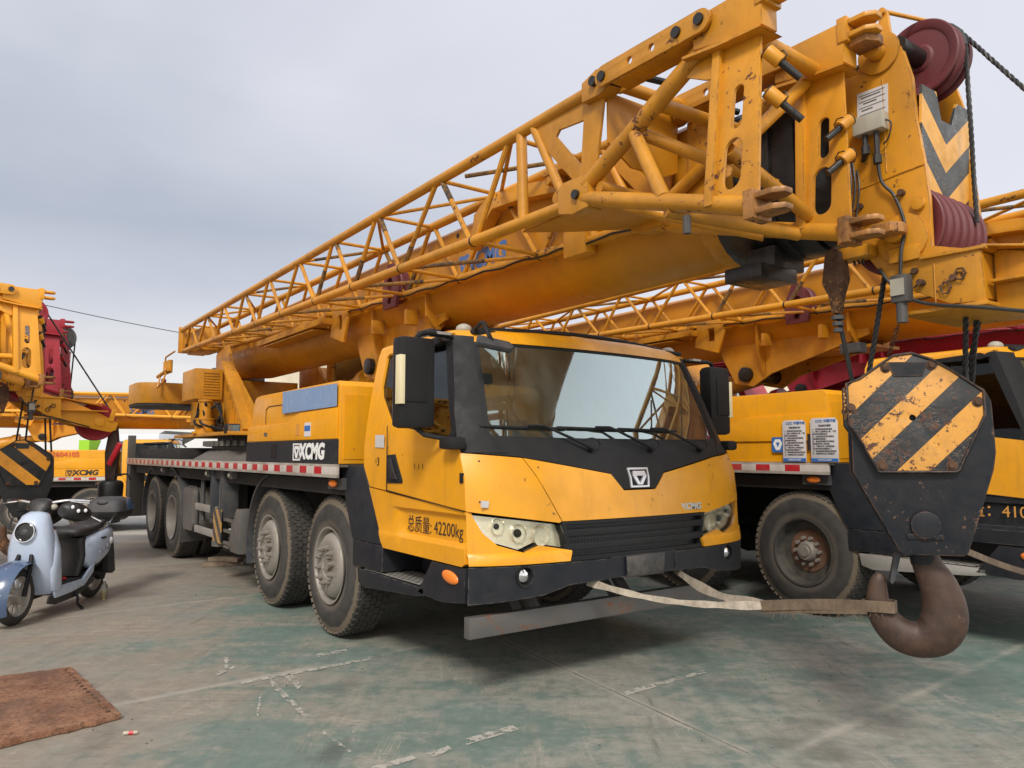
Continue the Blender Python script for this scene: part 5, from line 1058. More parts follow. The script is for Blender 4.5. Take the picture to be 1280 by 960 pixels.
crane5 = copy_tree(crane, None, redswap, skip=('nose_arm', 'winch_rope', 'limit_switch', 'head_cable', 'wedge_socket', 'logo_sheet', 'logo_mark', 'lettering', 'emblem_plate', 'emblem_core'))
crane5.location = (-9.80, 8.44, -.2); crane5.rotation_euler = (0, 0, rz_of(50))
tag(crane5, 'red truck crane at the left edge, its boom head behind the yellow one', 'crane', 'red truck cranes')
crane6 = copy_tree(crane, None, redswap, skip=('logo_sheet', 'logo_mark', 'lettering', 'emblem_plate', 'emblem_core'))
crane6.location = (OX + .586 * (.2) + .81 * 7.4, OY - .81 * (.2) + .586 * 7.4, 0); crane6.rotation_euler = (0, 0, rz_of(145)); crane6.scale = (1.05, 1.05, 1.05)
tag(crane6, 'large dark red truck crane on the right, beyond the crane with white notices', 'crane', 'red truck cranes')
for c in [crane4, crane5, crane3, crane6, crane2]: pass
for o in kids(crane2):
    if o.name.split('.')[0] in ('mirror', 'mirror_foot'):
        if min((o.matrix_basis @ Vector(c_))[1] for c_ in o.bound_box) < -1:
            for ch in kids(o): bpy.data.objects.remove(ch)
            bpy.data.objects.remove(o)
def find(root, name):
    for o in kids(root):
        if o.name.split('.')[0] == name: return o
# second crane: rusty wheel on the near front axle, notices, gold weight lettering
wr_ = make_wheel('rusty')
near = [o for o in kids(crane2) if o.name.split('.')[0] == 'wheel' and o.location.y < -1 and o.location.x > -2]
for k, o in enumerate(near):
    n_ = wr_ if k == 0 else copy_tree(wr_); n_.parent = crane2; n_.location = o.location
    for ch in kids(o): bpy.data.objects.remove(ch)
    bpy.data.objects.remove(o)
bpy.data.objects.remove(find(crane2, 'radio')) if find(crane2, 'radio') else None
for (x0, z0, x1, z1, hd) in ((-.135, 1.37, .105, 1.745, 0), (.155, 1.37, .42, 1.755, 1)):
    nb = obj('notice_board', plate(B(), [(x0, z0), (x1, z0), (x1, z1 - .03), (x1 - .03, z1), (x0 + .02, z1), (x0, z1 - .02)], -1.372, -1.366), 'sign', crane2, bevel=.001)
    obj('notice_footer', plate(B(), [(x0 + .002, z0 + .002), (x1 - .002, z0 + .002), (x1 - .002, z0 + .032), (x0 + .002, z0 + .032)], -1.3735, -1.372), 'signblue', nb)
    text('notice_title', 'CCIC 中国中检', .030, 'signblue', nb, ((x0 + x1) / 2 + .02, -1.374, z1 - .028), ROT_SIDE, depth=.001, bold=.0006)
    text('notice_heading', '安全操作规程' if hd else '设备检验公示', .020, 'signink', nb, ((x0 + x1) / 2 + .01, -1.374, z1 - .068), ROT_SIDE, depth=.001, bold=.0005)
    text('footer_text', '中国检验认证集团', .017, 'white', nb, ((x0 + x1) / 2, -1.3745, z0 + .017), ROT_SIDE, depth=.001)
    lines = ['一、使用前应检查设备状态', '二、操作人员须持证上岗，严禁', '违章作业和超载使用，', '三、作业时注意周边环境安全', '保持通道畅通无阻，', '四、设备应定期维护保养检查', '发现异常及时上报处理。', '五、严禁非专业人员拆装设备', '作业完毕切断电源锁好门，', '六、现场须配备消防器材和警示', '七、本规程自公布之日起执行']
    for k, ln in enumerate(lines):
        text('notice_text', ln, .0165 if hd else .0155, 'signink', nb, (x0 + .018, -1.374, z1 - .098 - .0215 * k), ROT_SIDE, depth=.001, bold=.0003, align='LEFT')
eb = obj('emblem_sticker', plate(B(), [(-.255, 1.455), (-.145, 1.455), (-.135, 1.465), (-.135, 1.585), (-.145, 1.595), (-.255, 1.595), (-.265, 1.585), (-.265, 1.465)], -1.357, -1.3525), 'signblue', crane2)
obj('emblem_mark', plate(B(), [(-.225, 1.575), (-.175, 1.575), (-.150, 1.535), (-.180, 1.475), (-.220, 1.475), (-.250, 1.535)], -1.3595, -1.357, holes=[[(-.223, 1.545), (-.177, 1.545), (-.200, 1.495)]]), 'white', eb)
obj('cover_slot', box(B(), .112, .150, -1.356, -1.3525, 1.47, 1.62), 'ink', crane2)
text('weight_lettering', '总质量：41000kg', .115, 'mudyellow', crane2, (1.60, -1.262, 1.02), ROT_SIDE, depth=.001)
# far crane: phone number
text('phone_number', '13502604105', .17, 'redpaint', crane3, (-.82, -1.3555, 1.90), ROT_SIDE, depth=.001, bold=.002)
# main crane extras
cov = [o for o in kids(crane) if o.name.split('.')[0] == 'engine_cover'][0]
obj('blue_film', plate(B(), [(-.93, 1.80), (.285, 1.808), (.285, 1.985), (-.93, 1.995)], -1.3562, -1.350), 'blue', cov)['label'] = 'faded blue film patch with worn lettering'
st_ = obj('cover_sticker', plate(B(), [(-.38, 1.585), (-.24, 1.585), (-.24, 1.70), (-.38, 1.70)], -1.3555, -1.3525), 'sign', cov); obj('sticker_print', plate(B(), [(-.375, 1.63), (-.245, 1.63), (-.245, 1.675), (-.375, 1.675)], -1.3565, -1.3555), 'signblue', cov)
obj('cover_sticker', plate(B(), [(-.58, 1.60), (-.49, 1.60), (-.49, 1.695), (-.58, 1.695)], -1.3555, -1.3525), 'mudyellow', cov)
qp = [o for o in kids(crane) if o.name.split('.')[0] == 'rear_quarter_panel'][0]
obj('panel_sticker', plate(B(), [(.765, 1.49), (.905, 1.485), (.905, 1.575), (.765, 1.58)], -1.2535, -1.2505), 'sign', qp)
text('stencil', '3', .085, 'ink', qp, (.815, -1.2530, 1.385), ROT_SIDE, depth=.001)
text('stencil', 'I  I', .05, 'ink', qp, (.80, -1.2530, 1.39), ROT_SIDE, depth=.001)
text('stencil', 'I   I   I', .05, 'ink', qp, (1.42, -1.2575, 1.36), ROT_SIDE, depth=.001)
lp_ = [o for o in kids(crane) if o.name.split('.')[0] == 'lower_door_panel'][0]
text('weight_lettering', '总质量: 42200kg', .118, 'ink', lp_, (1.575, -1.2295, .975), ROT_SIDE, depth=.001, bold=-.0005, xs=.86)
cp = [o for o in kids(crane) if o.name.split('.')[0] == 'corner_panel'][0]
obj('corner_sticker', plate(B(), [(-1.19, 1.13), (-1.14, 1.125), (-1.135, 1.165), (-1.19, 1.17)], 2.055, 2.062, 'yz'), 'sign', cp)

# ================================================================== hook block
def ribbon(bm, pts, wd, up=(0, 0, 1), th=.004):
    P = [V(*p) for p in pts]; n_ = len(P); rows = []
    for i, p in enumerate(P):
        d = (P[min(i + 1, n_ - 1)] - P[max(i - 1, 0)]).normalized(); u = V(*up); u = (u - d * u.dot(d)).normalized(); s = d.cross(u)
        w_ = wd[i] if isinstance(wd, list) else wd
        rows.append([bm.verts.new(p + u * w_ / 2 + s * th / 2), bm.verts.new(p - u * w_ / 2 + s * th / 2), bm.verts.new(p - u * w_ / 2 - s * th / 2), bm.verts.new(p + u * w_ / 2 - s * th / 2)])
    for a_, b_ in zip(rows, rows[1:]):
        for k in range(4): bm.faces.new((a_[k], a_[(k + 1) % 4], b_[(k + 1) % 4], b_[k]))
    bm.faces.new(rows[0][::-1]); bm.faces.new(rows[-1]); return bm
def hook_block(stripe, black, hookm):
    r0 = empty('hook_block'); Z = (0, 0, -.5)
    low = [(-.325, 1.567), (-.325, 1.36), (-.145, 1.005), (-.123, .989), (.112, .992), (.130, 1.005), (.245, 1.372), (.258, 1.454), (.250, 1.68), (.225, 1.735), (.018, 1.873), (-.063, 1.906), (-.187, 1.864), (-.30, 1.76)]
    for y0, y1 in ((-.135, -.12), (.12, .135)):
        o_ = obj('side_plate', plate(B(), low, y0, y1), black, r0, Z, bevel=.003)
        s = -1 if y0 < 0 else 1
        bm = tube(B(), (-.035, y0 - .022 if s < 0 else y1 + .022, 1.125), (-.035, y0, 1.125), .062, 24); box(bm, -.113, .034, min(y0 + s * .012, y0), max(y0 + s * .012, y0), 1.062, 1.085); obj('trunnion_cap', bm, black, r0, Z, bevel=.004)
    guard = [(-.339, 1.775), (-.283, 1.795), (-.187, 1.864), (-.139, 1.897), (-.063, 1.906), (.018, 1.873), (.097, 1.819), (.215, 1.724), (.216, 1.618), (.105, 1.372), (.09, 1.366), (-.215, 1.363), (-.225, 1.370), (-.293, 1.516), (-.338, 1.585)]
    for s in (-1, 1):
        a_, b_ = sorted((s * .150, s * .165)); gp = obj('guard_plate', plate(B(), guard, a_, b_, holes=[circ(-.07, 1.609, .014, 14)]), stripe, r0, Z, bevel=.002)
        rim_ = B(); path(rim_, [(x, s * .168, z) for x, z in guard], .006, 6, True); obj('plate_rim', rim_, black, gp, None, smooth=60)
        bm = B()
        for (x, z) in ((-.172, 1.842), (.017, 1.848), (.191, 1.676), (.077, 1.394), (-.205, 1.389), (-.327, 1.658)): tube(bm, (x, s * .12, z), (x, s * .18, z), .013, 6); tube(bm, (x, s * .163, z), (x, s * .169, z), .023, 18)
        obj('plate_bolts', bm, 'rust', gp)
        bm = plate(B(), [(-.165, 1.868), (.0, 1.862), (-.02, 1.80), (-.14, 1.80)], min(s * .167, s * .170), max(s * .167, s * .170)) if s < 0 else None
        if bm: obj('cheek_patch', bm, black, gp)
    bm = B()
    for k in range(5): y = -.10 + k * .045; lathe(bm, [(y, .05), (y, .235), (y + .012, .215), (y + .024, .215), (y + .036, .235), (y + .036, .05)], (-.05, 0, 1.60), 'y', 36)
    obj('block_sheaves', bm, 'dgrey', r0, Z)
    bm = box(B(), -.12, .05, -.12, .12, 1.02, 1.22); lathe(bm, [(.93, .05), (.99, .06), (1.02, .085), (1.04, .085)], (-.035, 0, 0), 'z', 20); obj('cross_head', bm, black, r0, Z, bevel=.01)
    cl = [(-.032, 1.06, .058), (-.030, .99, .060), (-.012, .92, .066), (.022, .845, .080), (.043, .76, .092), (.040, .68, .100), (.004, .618, .098), (-.062, .588, .083), (-.135, .602, .078), (-.195, .655, .068), (-.230, .73, .056), (-.232, .80, .044), (-.224, .855, .034), (-.219, .882, .016)]
    sm = curve([(x, z, r_) for x, z, r_ in cl], 6)
    bm = path(B(), [(x, 0, z) for x, z, r_ in sm], [r_ for x, z, r_ in sm], 22)
    bmesh.ops.transform(bm, matrix=Matrix.Diagonal((1, .66, 1, 1)), verts=bm.verts); obj('hook', bm, hookm, r0, Z, smooth=80)
    bm = B(); plate(bm, [(-.155, .975), (-.125, .985), (-.155, .86), (-.17, .835), (-.18, .85)], -.03, .03); obj('safety_latch', bm, 'dgrey', r0, Z, bevel=.004)
    bm = plate(B(), [(-.09, 1.90), (-.05, 1.905), (-.03, 1.875), (-.06, 1.85), (-.09, 1.86)], -.10, -.06); obj('becket_lug', bm, 'chrome', r0, Z, bevel=.004)
    return r0
HBZ = rz_of(0) - math.pi / 2
hb = hook_block('hookstripe', 'hookblack', 'hook'); hb.location = (1.949, 3.594, .5); hb.rotation_euler = (0, 0, R(-20.47))
tag(hb, 'big rusty yellow and black striped hook block hanging in front of the right crane', 'hook block', 'crane hook blocks')
def W(l):  # main crane local -> world
    a_ = R(HEAD_MAIN); X_ = V(math.sin(a_), math.cos(a_), 0); Y_ = V(-math.cos(a_), math.sin(a_), 0); return V(OX, OY, 0) + X_ * l[0] + Y_ * l[1] + V(0, 0, l[2])
def HB(x, y, z): a_ = R(-20.47); return V(1.949 + x * math.cos(a_) - y * math.sin(a_), 3.594 + x * math.sin(a_) + y * math.cos(a_), z)
falls = [((3.98, -.17, 2.28), (-.235, .0, 1.80)), ((4.29, -.05, 2.32), (.165, -.06, 1.70)), ((4.29, .10, 2.32), (.205, .05, 1.70)), ((4.29, .20, 2.32), (.18, .10, 1.70))]
inv = crane.matrix_world
bpy.context.view_layer.update()
ci = crane.matrix_world.inverted()
for a_, b_ in falls:
    o_ = obj('hoist_rope', twisted(V(*a_), ci @ HB(*b_)), 'rope', crane, smooth=80)
o_ = obj('hoist_rope', path(B(), [V(3.83, -.33, 2.12), ci @ HB(-.30, -.02, 1.76)], .011, 8), 'rope', crane)
bm = B(); p0 = V(3.83, -.33, 2.10)
for k in range(3): tube(bm, p0 + V(0, 0, -.03 * k), p0 + V(.0, 0, -.03 * k - .018), .03 - .004 * k, 10)
obj('rope_clamp', bm, 'dgrey', crane)
def chain(a_, b_, n_):
    bm = B(); a_ = V(*a_); b_ = V(*b_); d = (b_ - a_).normalized()
    for k in range(n_):
        c_ = a_ + (b_ - a_) * ((k + .5) / n_); L = (b_ - a_).length / n_ * .68; u = (V(1, 0, 0) if k % 2 else V(0, 1, 0)); u = (u - d * u.dot(d)).normalized()
        path(bm, [c_ + d * L * math.cos(t_) + u * .009 * math.sin(t_) for t_ in [j * math.pi / 5 for j in range(10)]], .0028, 5, True)
    return bm
pw = HB(-.345, -.16, 1.78)
obj('hanging_chain', chain((0, 0, 0), (-.005, 0, -.16), 9), 'rust', hb, tuple(hb.matrix_world.inverted() @ pw) if False else (-.345, -.17, 1.27))
obj('weight_chain', chain(ci @ HB(-.155, -.14, 1.90), V(4.10, -.30, 2.02), 9), 'rust', crane)
# strap from the front of the truck round the hook
def Wl(l): return W(l)
hkz = .735
A0 = W((2.12, -.42, .635)); Bp = W((2.08, .42, .64)); E1 = HB(-.215, -.062, .735); E2 = HB(-.215, .062, .725)
J = A0.lerp(E1, .66) + V(0, 0, -.045)
bm = B()
pA = [A0.lerp(J, t_) + V(0, 0, -.045 * math.sin(math.pi * t_)) for t_ in [k / 14 for k in range(15)]]
ribbon(bm, pA, [.046 - .014 * math.sin(math.pi * k / 14) + .006 * math.sin(k * 2.1) for k in range(15)], up=(0.25, .1, 1))
pB = [Bp.lerp(J + V(0, 0, .006), t_) + V(0, 0, -.05 * math.sin(math.pi * t_)) for t_ in [k / 14 for k in range(15)]]
ribbon(bm, pB, [.050 - .012 * math.sin(k * .9) for k in range(15)], up=(.3, .5, 1))
sr = obj('strap', bm, 'strap', None, smooth=60)
tag(sr, 'frayed pale webbing strap tying the bumper to the big hook', 'strap')
bm = B(); pC = [J.lerp(E1, t_) + V(0, 0, .01 * math.sin(3 * t_)) for t_ in [k / 8 for k in range(9)]] + [HB(-.17, -.060, .735), HB(-.155, -.02, .735), HB(-.155, .03, .73), HB(-.19, .058, .73), HB(-.26, .05, .728), HB(-.30, .0, .73)] 
ribbon(bm, pC, .052, th=.006); pD = [(J + V(0.0, 0.012, -.004)).lerp(HB(-.285, -.03, .728), t_) + V(0, 0, -.012) for t_ in [k / 8 for k in range(9)]]; ribbon(bm, pD, .046, th=.005)
rr = random.Random(5)
for k in range(26):
    p = J.lerp(E1, rr.uniform(.1, 1)) + V(0, 0, -.03); path(bm, [p, p + V(rr.uniform(-.02, .02), rr.uniform(-.01, .01), -rr.uniform(.01, .04))], .0015, 4)
hs = obj('loop', bm, 'strapdirty', sr, smooth=60); hs['label'] = 'dirty brown end of the strap looped round the hook'
# short strap on the right crane's step
q0 = HB(.14, .1, 1.0); q1 = V(3.15, 4.35, .74)
bm = ribbon(B(), [q0.lerp(q1, k / 10) + V(0, 0, -.03 * math.sin(math.pi * k / 10)) for k in range(11)], .03, th=.008)
tag(obj('strap', bm, 'strapdirty'), 'short dirty strap stretched from the hook block towards the right edge', 'strap')

# hook block and ball of the left crane
hb2 = hook_block('cleanstripe', 'cleanblack', 'rust')
LC = crane4; bpy.context.view_layer.update()
pt = LC.matrix_world @ V(4.32, 0, 0)
hb2.location = (pt.x - .12, pt.y, .20); hb2.rotation_euler = (0, 0, R(32))
tag(hb2, 'clean black hook block with orange stripes hanging at the left behind the scooter', 'hook block', 'crane hook blocks')
li = LC.matrix_world.inverted()
for dx in (-.16, -.06, .16, .22):
    a_ = R(32); e = V(pt.x - .12 + dx * math.cos(a_), pt.y + dx * math.sin(a_), 1.46)
    obj('hoist_rope', path(B(), [V(4.2 + dx * .7, -.1, 2.3), li @ e], .011, 6), 'rope', LC)
b0 = empty('hook_ball', (0, 0, 0)); pn_ = LC.matrix_world @ V(5.14, 0, 0)
b0.location = (pn_.x, pn_.y, .85)
obj('ball', lathe(B(), [(-.02, .08), (0, .13), (.05, .145), (.20, .15), (.24, .13), (.26, .05)], n=28, axis='z'), 'cleanblack', b0, bevel=.004)
bm = path(B(), curve([(0, 0, 0), (0, 0, -.06), (.05, 0, -.12), (.03, 0, -.19), (-.05, 0, -.18), (-.07, 0, -.12)], 5), .022, 10); obj('hook', bm, 'rust', b0)
obj('shank', plate(B(), [(-.06, .25), (.06, .25), (.09, .60), (.05, .95), (-.03, .95), (-.08, .60)], -.035, .035), 'hook', b0, bevel=.006)
obj('red_grip', tube(B(), (.02, -.10, .45), (.16, -.12, .72), .035, 12), 'sk_red', b0, bevel=.006)
obj('sling', path(B(), curve([(.08, -.1, .30), (.25, -.1, .33), (.30, -.1, .25)], 5), .012, 6), 'black', b0)
tag(b0, 'dark hook ball with a red grip hanging from the nose of the left crane', 'hook ball')
obj('hoist_rope', path(B(), [V(5.14, 0, 2.05), V(5.14, 0, 1.9)], .012, 6), 'rope', LC)

# ================================================================== scooter
def superloft(rings, n=24, cap=True):
    """rings: (centre xyz, half a, half b, exponent, axis) ; axis 'z': section in xy, 'x': section in yz"""
    bm = B(); rs = []
    for (c_, a_, b_, e_, ax) in rings:
        row = []
        for k in range(n):
            t_ = 2 * math.pi * k / n; cu, su = math.cos(t_), math.sin(t_); u = a_ * math.copysign(abs(cu) ** (2 / e_), cu); v = b_ * math.copysign(abs(su) ** (2 / e_), su)
            row.append(bm.verts.new(V(*c_) + (V(u, v, 0) if ax == 'z' else V(0, u, v))))
        rs.append(row)
    for i in range(len(rs) - 1):
        for k in range(n): bm.faces.new((rs[i][k], rs[i][(k + 1) % n], rs[i + 1][(k + 1) % n], rs[i + 1][k]))
    if cap: bm.faces.new(rs[0][::-1]); bm.faces.new(rs[-1])
    return bm
sc_ = empty('scooter')
def swheel(x, name):
    prof = [(-.035, .16), (-.045, .185), (-.038, .21), (-.018, .228), (0, .232), (.018, .228), (.038, .21), (.045, .185), (.035, .16)]
    t_ = obj(name, lathe(B(), prof, (x, 0, .23), n=40, cap=False), 'tyre', sc_); bm = lathe(B(), [(-.035, .16), (-.025, .145), (.025, .145), (.035, .16)], (x, 0, .23), n=40, cap=False); tube(bm, (x, -.06, .23), (x, .06, .23), .065, 20)
    for k in range(10):
        a_ = 2 * math.pi * k / 10; beam(bm, (x + .05 * math.cos(a_), 0, .23 + .05 * math.sin(a_)), (x + .15 * math.cos(a_), 0, .23 + .15 * math.sin(a_)), .02, .016)
    obj('rim', bm, 'alu', t_)
swheel(.62, 'front_wheel'); swheel(-.60, 'rear_wheel')
# fairing
fr = superloft([((.28, 0, .20), .10, .150, 3, 'z'), ((.33, 0, .30), .105, .175, 3, 'z'), ((.385, 0, .45), .10, .195, 3, 'z'), ((.41, 0, .58), .105, .185, 2.6, 'z'), ((.41, 0, .70), .115, .165, 2.4, 'z'), ((.395, 0, .80), .115, .135, 2.2, 'z'), ((.375, 0, .87), .095, .105, 2.1, 'z'), ((.355, 0, .905), .05, .06, 2, 'z')], 32)
obj('fairing', fr, 'scoot', sc_, smooth=60)
for s in (-1, 1):
    bm = superloft([((.30, s * .155, .23), .07, .035, 2, 'z'), ((.37, s * .185, .40), .07, .035, 2, 'z'), ((.36, s * .175, .58), .05, .030, 2, 'z'), ((.34, s * .13, .74), .03, .02, 2, 'z')], 14); obj('leg_shield', bm, 'scoot', sc_, smooth=60)
bm = superloft([((.20, 0, .26), .03, .155, 4, 'z'), ((.27, 0, .45), .03, .165, 4, 'z'), ((.29, 0, .60), .03, .15, 4, 'z'), ((.30, 0, .75), .03, .11, 3, 'z')], 20); obj('inner_shield', bm, 'vinyl', sc_)
hl = obj('headlight', lathe(B(), [(0, .085), (.05, .088), (.066, .085), (.066, .079), (.055, .077)], (0, 0, 0), 'x', 32, cap=False), 'chrome', sc_, (.475, 0, .735)); hl.rotation_euler = (0, R(-8), 0)
obj('lamp_glass', lathe(B(), [(.05, .078), (.060, .05), (.064, .001)], (0, 0, 0), 'x', 28), 'darkglass', hl); obj('lamp_pupil', lathe(B(), [(.062, .026), (.066, .02), (.068, .001)], (0, .0, 0), 'x', 20), 'dgrey', hl)
# front mudguard
bm = B(); rows = []
for k in range(13):
    a_ = R(-26 + 165 * k / 12); r_ = .262; wdt = .088 + .022 * math.sin(math.pi * k / 12); row = []
    for j in range(7):
        t_ = -1 + j / 3; rr_ = r_ + .03 * (1 - t_ * t_); row.append(bm.verts.new((.62 + rr_ * math.cos(a_), wdt * t_, .23 + rr_ * math.sin(a_))))
    rows.append(row)
for i in range(12):
    for j in range(6): bm.faces.new((rows[i][j], rows[i + 1][j], rows[i + 1][j + 1], rows[i][j + 1]))
bmesh.ops.solidify(bm, geom=bm.faces[:], thickness=.006); mg = obj('front_mudguard', bm, 'scootdk', sc_, smooth=70)
rr = random.Random(8); bm = B()
for k in range(26):
    a_ = R(rr.uniform(0, 60)); t_ = rr.uniform(-.8, .8); rr_ = .257 + .03 * (1 - t_ * t_) + .003; m_ = Matrix.Translation((.62 + rr_ * math.cos(a_), .09 * t_, .23 + rr_ * math.sin(a_))) @ Matrix.Rotation(-a_, 4, 'Y')
    bmesh.ops.create_cone(bm, cap_ends=True, segments=5, radius1=rr.uniform(.008, .018), radius2=.004, depth=.002, matrix=m_ @ Matrix.Rotation(R(90), 4, 'Y'))
obj('flower_decal', bm, 'hazel', mg)
bm = B()
for s in (-1, 1): path(bm, [(.62, s * .075, .23), (.56, s * .075, .42), (.50, s * .05, .55)], .018, 8)
obj('fork', bm, 'black', sc_)
# handlebar
bm = superloft([((.36, 0, .86), .05, .05, 2, 'z'), ((.33, 0, .93), .06, .10, 2.5, 'z'), ((.31, 0, .99), .05, .09, 2.5, 'z'), ((.30, 0, 1.01), .03, .05, 2, 'z')], 20); hb_ = obj('handlebar', bm, 'vinyl', sc_)
bm = path(B(), curve([(.20, -.36, .98), (.28, -.2, .99), (.31, 0, .965), (.28, .2, .99), (.20, .36, .98)], 6), .012, 8); obj('handlebar_tube', bm, 'chrome', hb_)
for s in (-1, 1):
    obj('grip', tube(B(), (.19, s * .36, .98), (.245, s * .24, .985), .02, 12), 'vinyl', hb_)
    obj('brake_lever', path(B(), [(.27, s * .22, .985), (.29, s * .30, .975), (.25, s * .38, .965)], .006, 6), 'chrome', hb_)
    bm = B(); bmesh.ops.create_uvsphere(bm, u_segments=18, v_segments=10, radius=.065, matrix=Matrix.Translation((.30, s * .10, .935)) @ Matrix.Diagonal((.5, .55, .42, 1))); obj('handlebar_lamp', bm, 'lens' if s < 0 else 'cream', hb_)
bm = superloft([((.33, .10, .93), .05, .05, 2, 'z'), ((.30, .10, .93), .05, .05, 2, 'z')], 8); bm.free()
gl = superloft([((.33, .20, .90), .05, .045, 2, 'x'), ((.28, .22, .90), .085, .075, 2.4, 'x'), ((.20, .25, .88), .095, .08, 2.4, 'x'), ((.10, .26, .86), .07, .06, 2.2, 'x'), ((.04, .26, .85), .03, .03, 2, 'x')], 20); gv_ = obj('hand_muff', gl, 'vinyl', sc_, smooth=60)
bm = B()
for (x, y, z) in ((.31, .27, .935), (.29, .31, .90), (.31, .22, .87), (.24, .345, .90)): bmesh.ops.create_uvsphere(bm, u_segments=8, v_segments=6, radius=.022, matrix=Matrix.Translation((x, y, z)) @ Matrix.Diagonal((.5, .7, .8, 1)))
obj('flower_decal', bm, 'hazel', gv_)
split_parts({'flower_decal'})
# floor, rear body
bm = B(); plate(bm, [(.34, .20), (.34, .245), (.20, .265), (-.16, .265), (-.24, .30), (-.30, .30), (-.28, .20), (-.1, .17), (.2, .16)], -.15, .15); obj('footboard', bm, 'vinyl', sc_, bevel=.01)
for s in (-1, 1):
    a_, b_ = sorted((s * .150, s * .175)); obj('side_trim', plate(B(), [(.33, .16), (.36, .25), (.22, .255), (-.12, .255), (-.24, .335), (-.32, .38), (-.30, .29), (-.14, .19), (.1, .165)], a_, b_), 'scoot', sc_, bevel=.010)
    a_, b_ = sorted((s * .145, s * .16)); obj('lower_sill', plate(B(), [(.42, .13), (.40, .19), (.2, .175), (-.12, .185), (-.30, .28), (-.35, .20), (-.05, .11), (.3, .10)], a_, b_), 'vinyl', sc_, bevel=.005)
    bm = superloft([((-.20, s * .10, .50), .05, .10, 2.6, 'x'), ((-.26, s * .12, .48), .065, .15, 2.6, 'x'), ((-.40, s * .13, .50), .07, .155, 2.6, 'x'), ((-.55, s * .125, .535), .065, .135, 2.6, 'x'), ((-.70, s * .10, .575), .05, .10, 2.4, 'x'), ((-.80, s * .06, .61), .03, .05, 2, 'x')], 20); pn_b = obj('side_panel', bm, 'scoot', sc_, smooth=60)
    if s > 0:
        bm = B(); 
        for (x, z, r_) in ((-.42, .50, .028), (-.50, .515, .022), (-.58, .55, .034), (-.36, .47, .018)): bmesh.ops.create_uvsphere(bm, u_segments=8, v_segments=6, radius=r_, matrix=Matrix.Translation((x, .190, z)) @ Matrix.Diagonal((1, .35, 1, 1)))
        obj('flower_decal', bm, 'hazel', pn_b); obj('model_badge', box(B(), -.46, -.37, .193, .200, .59, .605), 'ink', pn_b)
bm = superloft([((-.14, 0, .28), .03, .12, 4, 'z'), ((-.20, 0, .45), .05, .14, 4, 'z'), ((-.19, 0, .62), .06, .13, 4, 'z')], 20); obj('seat_box', bm, 'vinyl', sc_)
bm = superloft([((-.08, 0, .66), .09, .03, 3, 'x'), ((-.12, 0, .675), .135, .05, 3, 'x'), ((-.28, 0, .675), .155, .05, 3, 'x'), ((-.42, 0, .69), .15, .045, 3, 'x'), ((-.58, 0, .715), .13, .045, 3, 'x'), ((-.68, 0, .72), .09, .03, 3, 'x')], 24); obj('seat', bm, 'vinyl', sc_, smooth=60)
bm = superloft([((-.30, 0, .33), .12, .05, 3, 'x'), ((-.5, 0, .36), .13, .07, 3, 'x'), ((-.66, 0, .40), .10, .05, 3, 'x')], 16); tube(bm, (-.60, -.11, .24), (-.60, .11, .24), .07, 18); path(bm, [(-.3, .09, .28), (-.60, .10, .23)], .025, 8); path(bm, [(-.3, -.09, .28), (-.60, -.10, .23)], .025, 8); path(bm, [(-.60, .12, .25), (-.55, .12, .50)], .022, 8); obj('swing_arm', bm, 'black', sc_)
bm = plate(B(), [(-.70, .50), (-.80, .52), (-.86, .22), (-.80, .20), (-.78, .23), (-.74, .21), (-.70, .30)], -.11, .11); obj('mudflap', bm, 'dgrey', sc_, bevel=.004)
bm = B()
for s in (-1, 1): path(bm, curve([(-.50, s * .12, .70), (-.65, s * .15, .71), (-.85, s * .13, .71), (-.95, s * .08, .71)], 5), .009, 8); path(bm, [(-.60, s * .13, .68), (-.75, s * .12, .76)], .008, 6)
for x in (-.62, -.74, -.86): tube(bm, (x, -.13, .712), (x, .13, .712), .007, 6)
path(bm, curve([(-.50, -.12, .74), (-.46, 0, .80), (-.50, .12, .74)], 5), .009, 6); rk = obj('rear_rack', bm, 'chrome', sc_)
bm = superloft([((-.92, 0, .72), .14, .12, 4, 'z'), ((-.92, 0, .76), .18, .17, 4.5, 'z'), ((-.92, 0, .81), .19, .18, 5, 'z')], 32); tcs = obj('top_case', bm, 'vinyl', sc_, smooth=50)
bm = superloft([((-.92, 0, .812), .188, .18, 5, 'z'), ((-.92, 0, .88), .18, .172, 4.5, 'z'), ((-.925, 0, .935), .15, .145, 4, 'z'), ((-.93, 0, .955), .10, .10, 3, 'z')], 32); obj('case_lid', bm, 'dgrey', tcs, smooth=60)
bm = superloft([((-.99, 0, .82), .125, .183, 5, 'z'), ((-.99, 0, .88), .12, .176, 4.5, 'z'), ((-1.0, 0, .935), .09, .148, 4, 'z')], 32); bmesh.ops.transform(bm, matrix=Matrix.Translation((0, 0, .003)), verts=bm.verts); obj('case_trim', bm, 'scootdk', tcs, smooth=60)
bm = path(B(), curve([(-.82, -.06, .93), (-.75, -.04, .90), (-.75, .04, .90), (-.82, .06, .93)], 5), .010, 8); obj('case_handle', bm, 'vinyl', tcs)
bm = path(B(), curve([(.02, .12, .20), (-.01, .18, .12), (.01, .20, .05), (-.03, .22, .01), (.02, .235, .012)], 5), .012, 8); obj('kick_stand', bm, 'black', sc_)
bm = box(B(), .12, .18, -.05, .02, .27, .31); tube(bm, (.1, .02, .285), (.14, .09, .285), .018, 10); path(bm, curve([(.20, -.1, .28), (.1, 0, .285), (.02, .08, .28), (.1, .1, .285)], 5), .012, 6); obj('cable_lock', bm, 'sk_red', sc_)
sc_.scale = (1.03, 1.03, 1.03); sc_.location = (-4.24, 7.22, 0); sc_.rotation_euler = (R(0), 0, R(90 - 178))
tag(sc_, 'pale blue electric scooter with black seat and top case parked at the left', 'scooter')
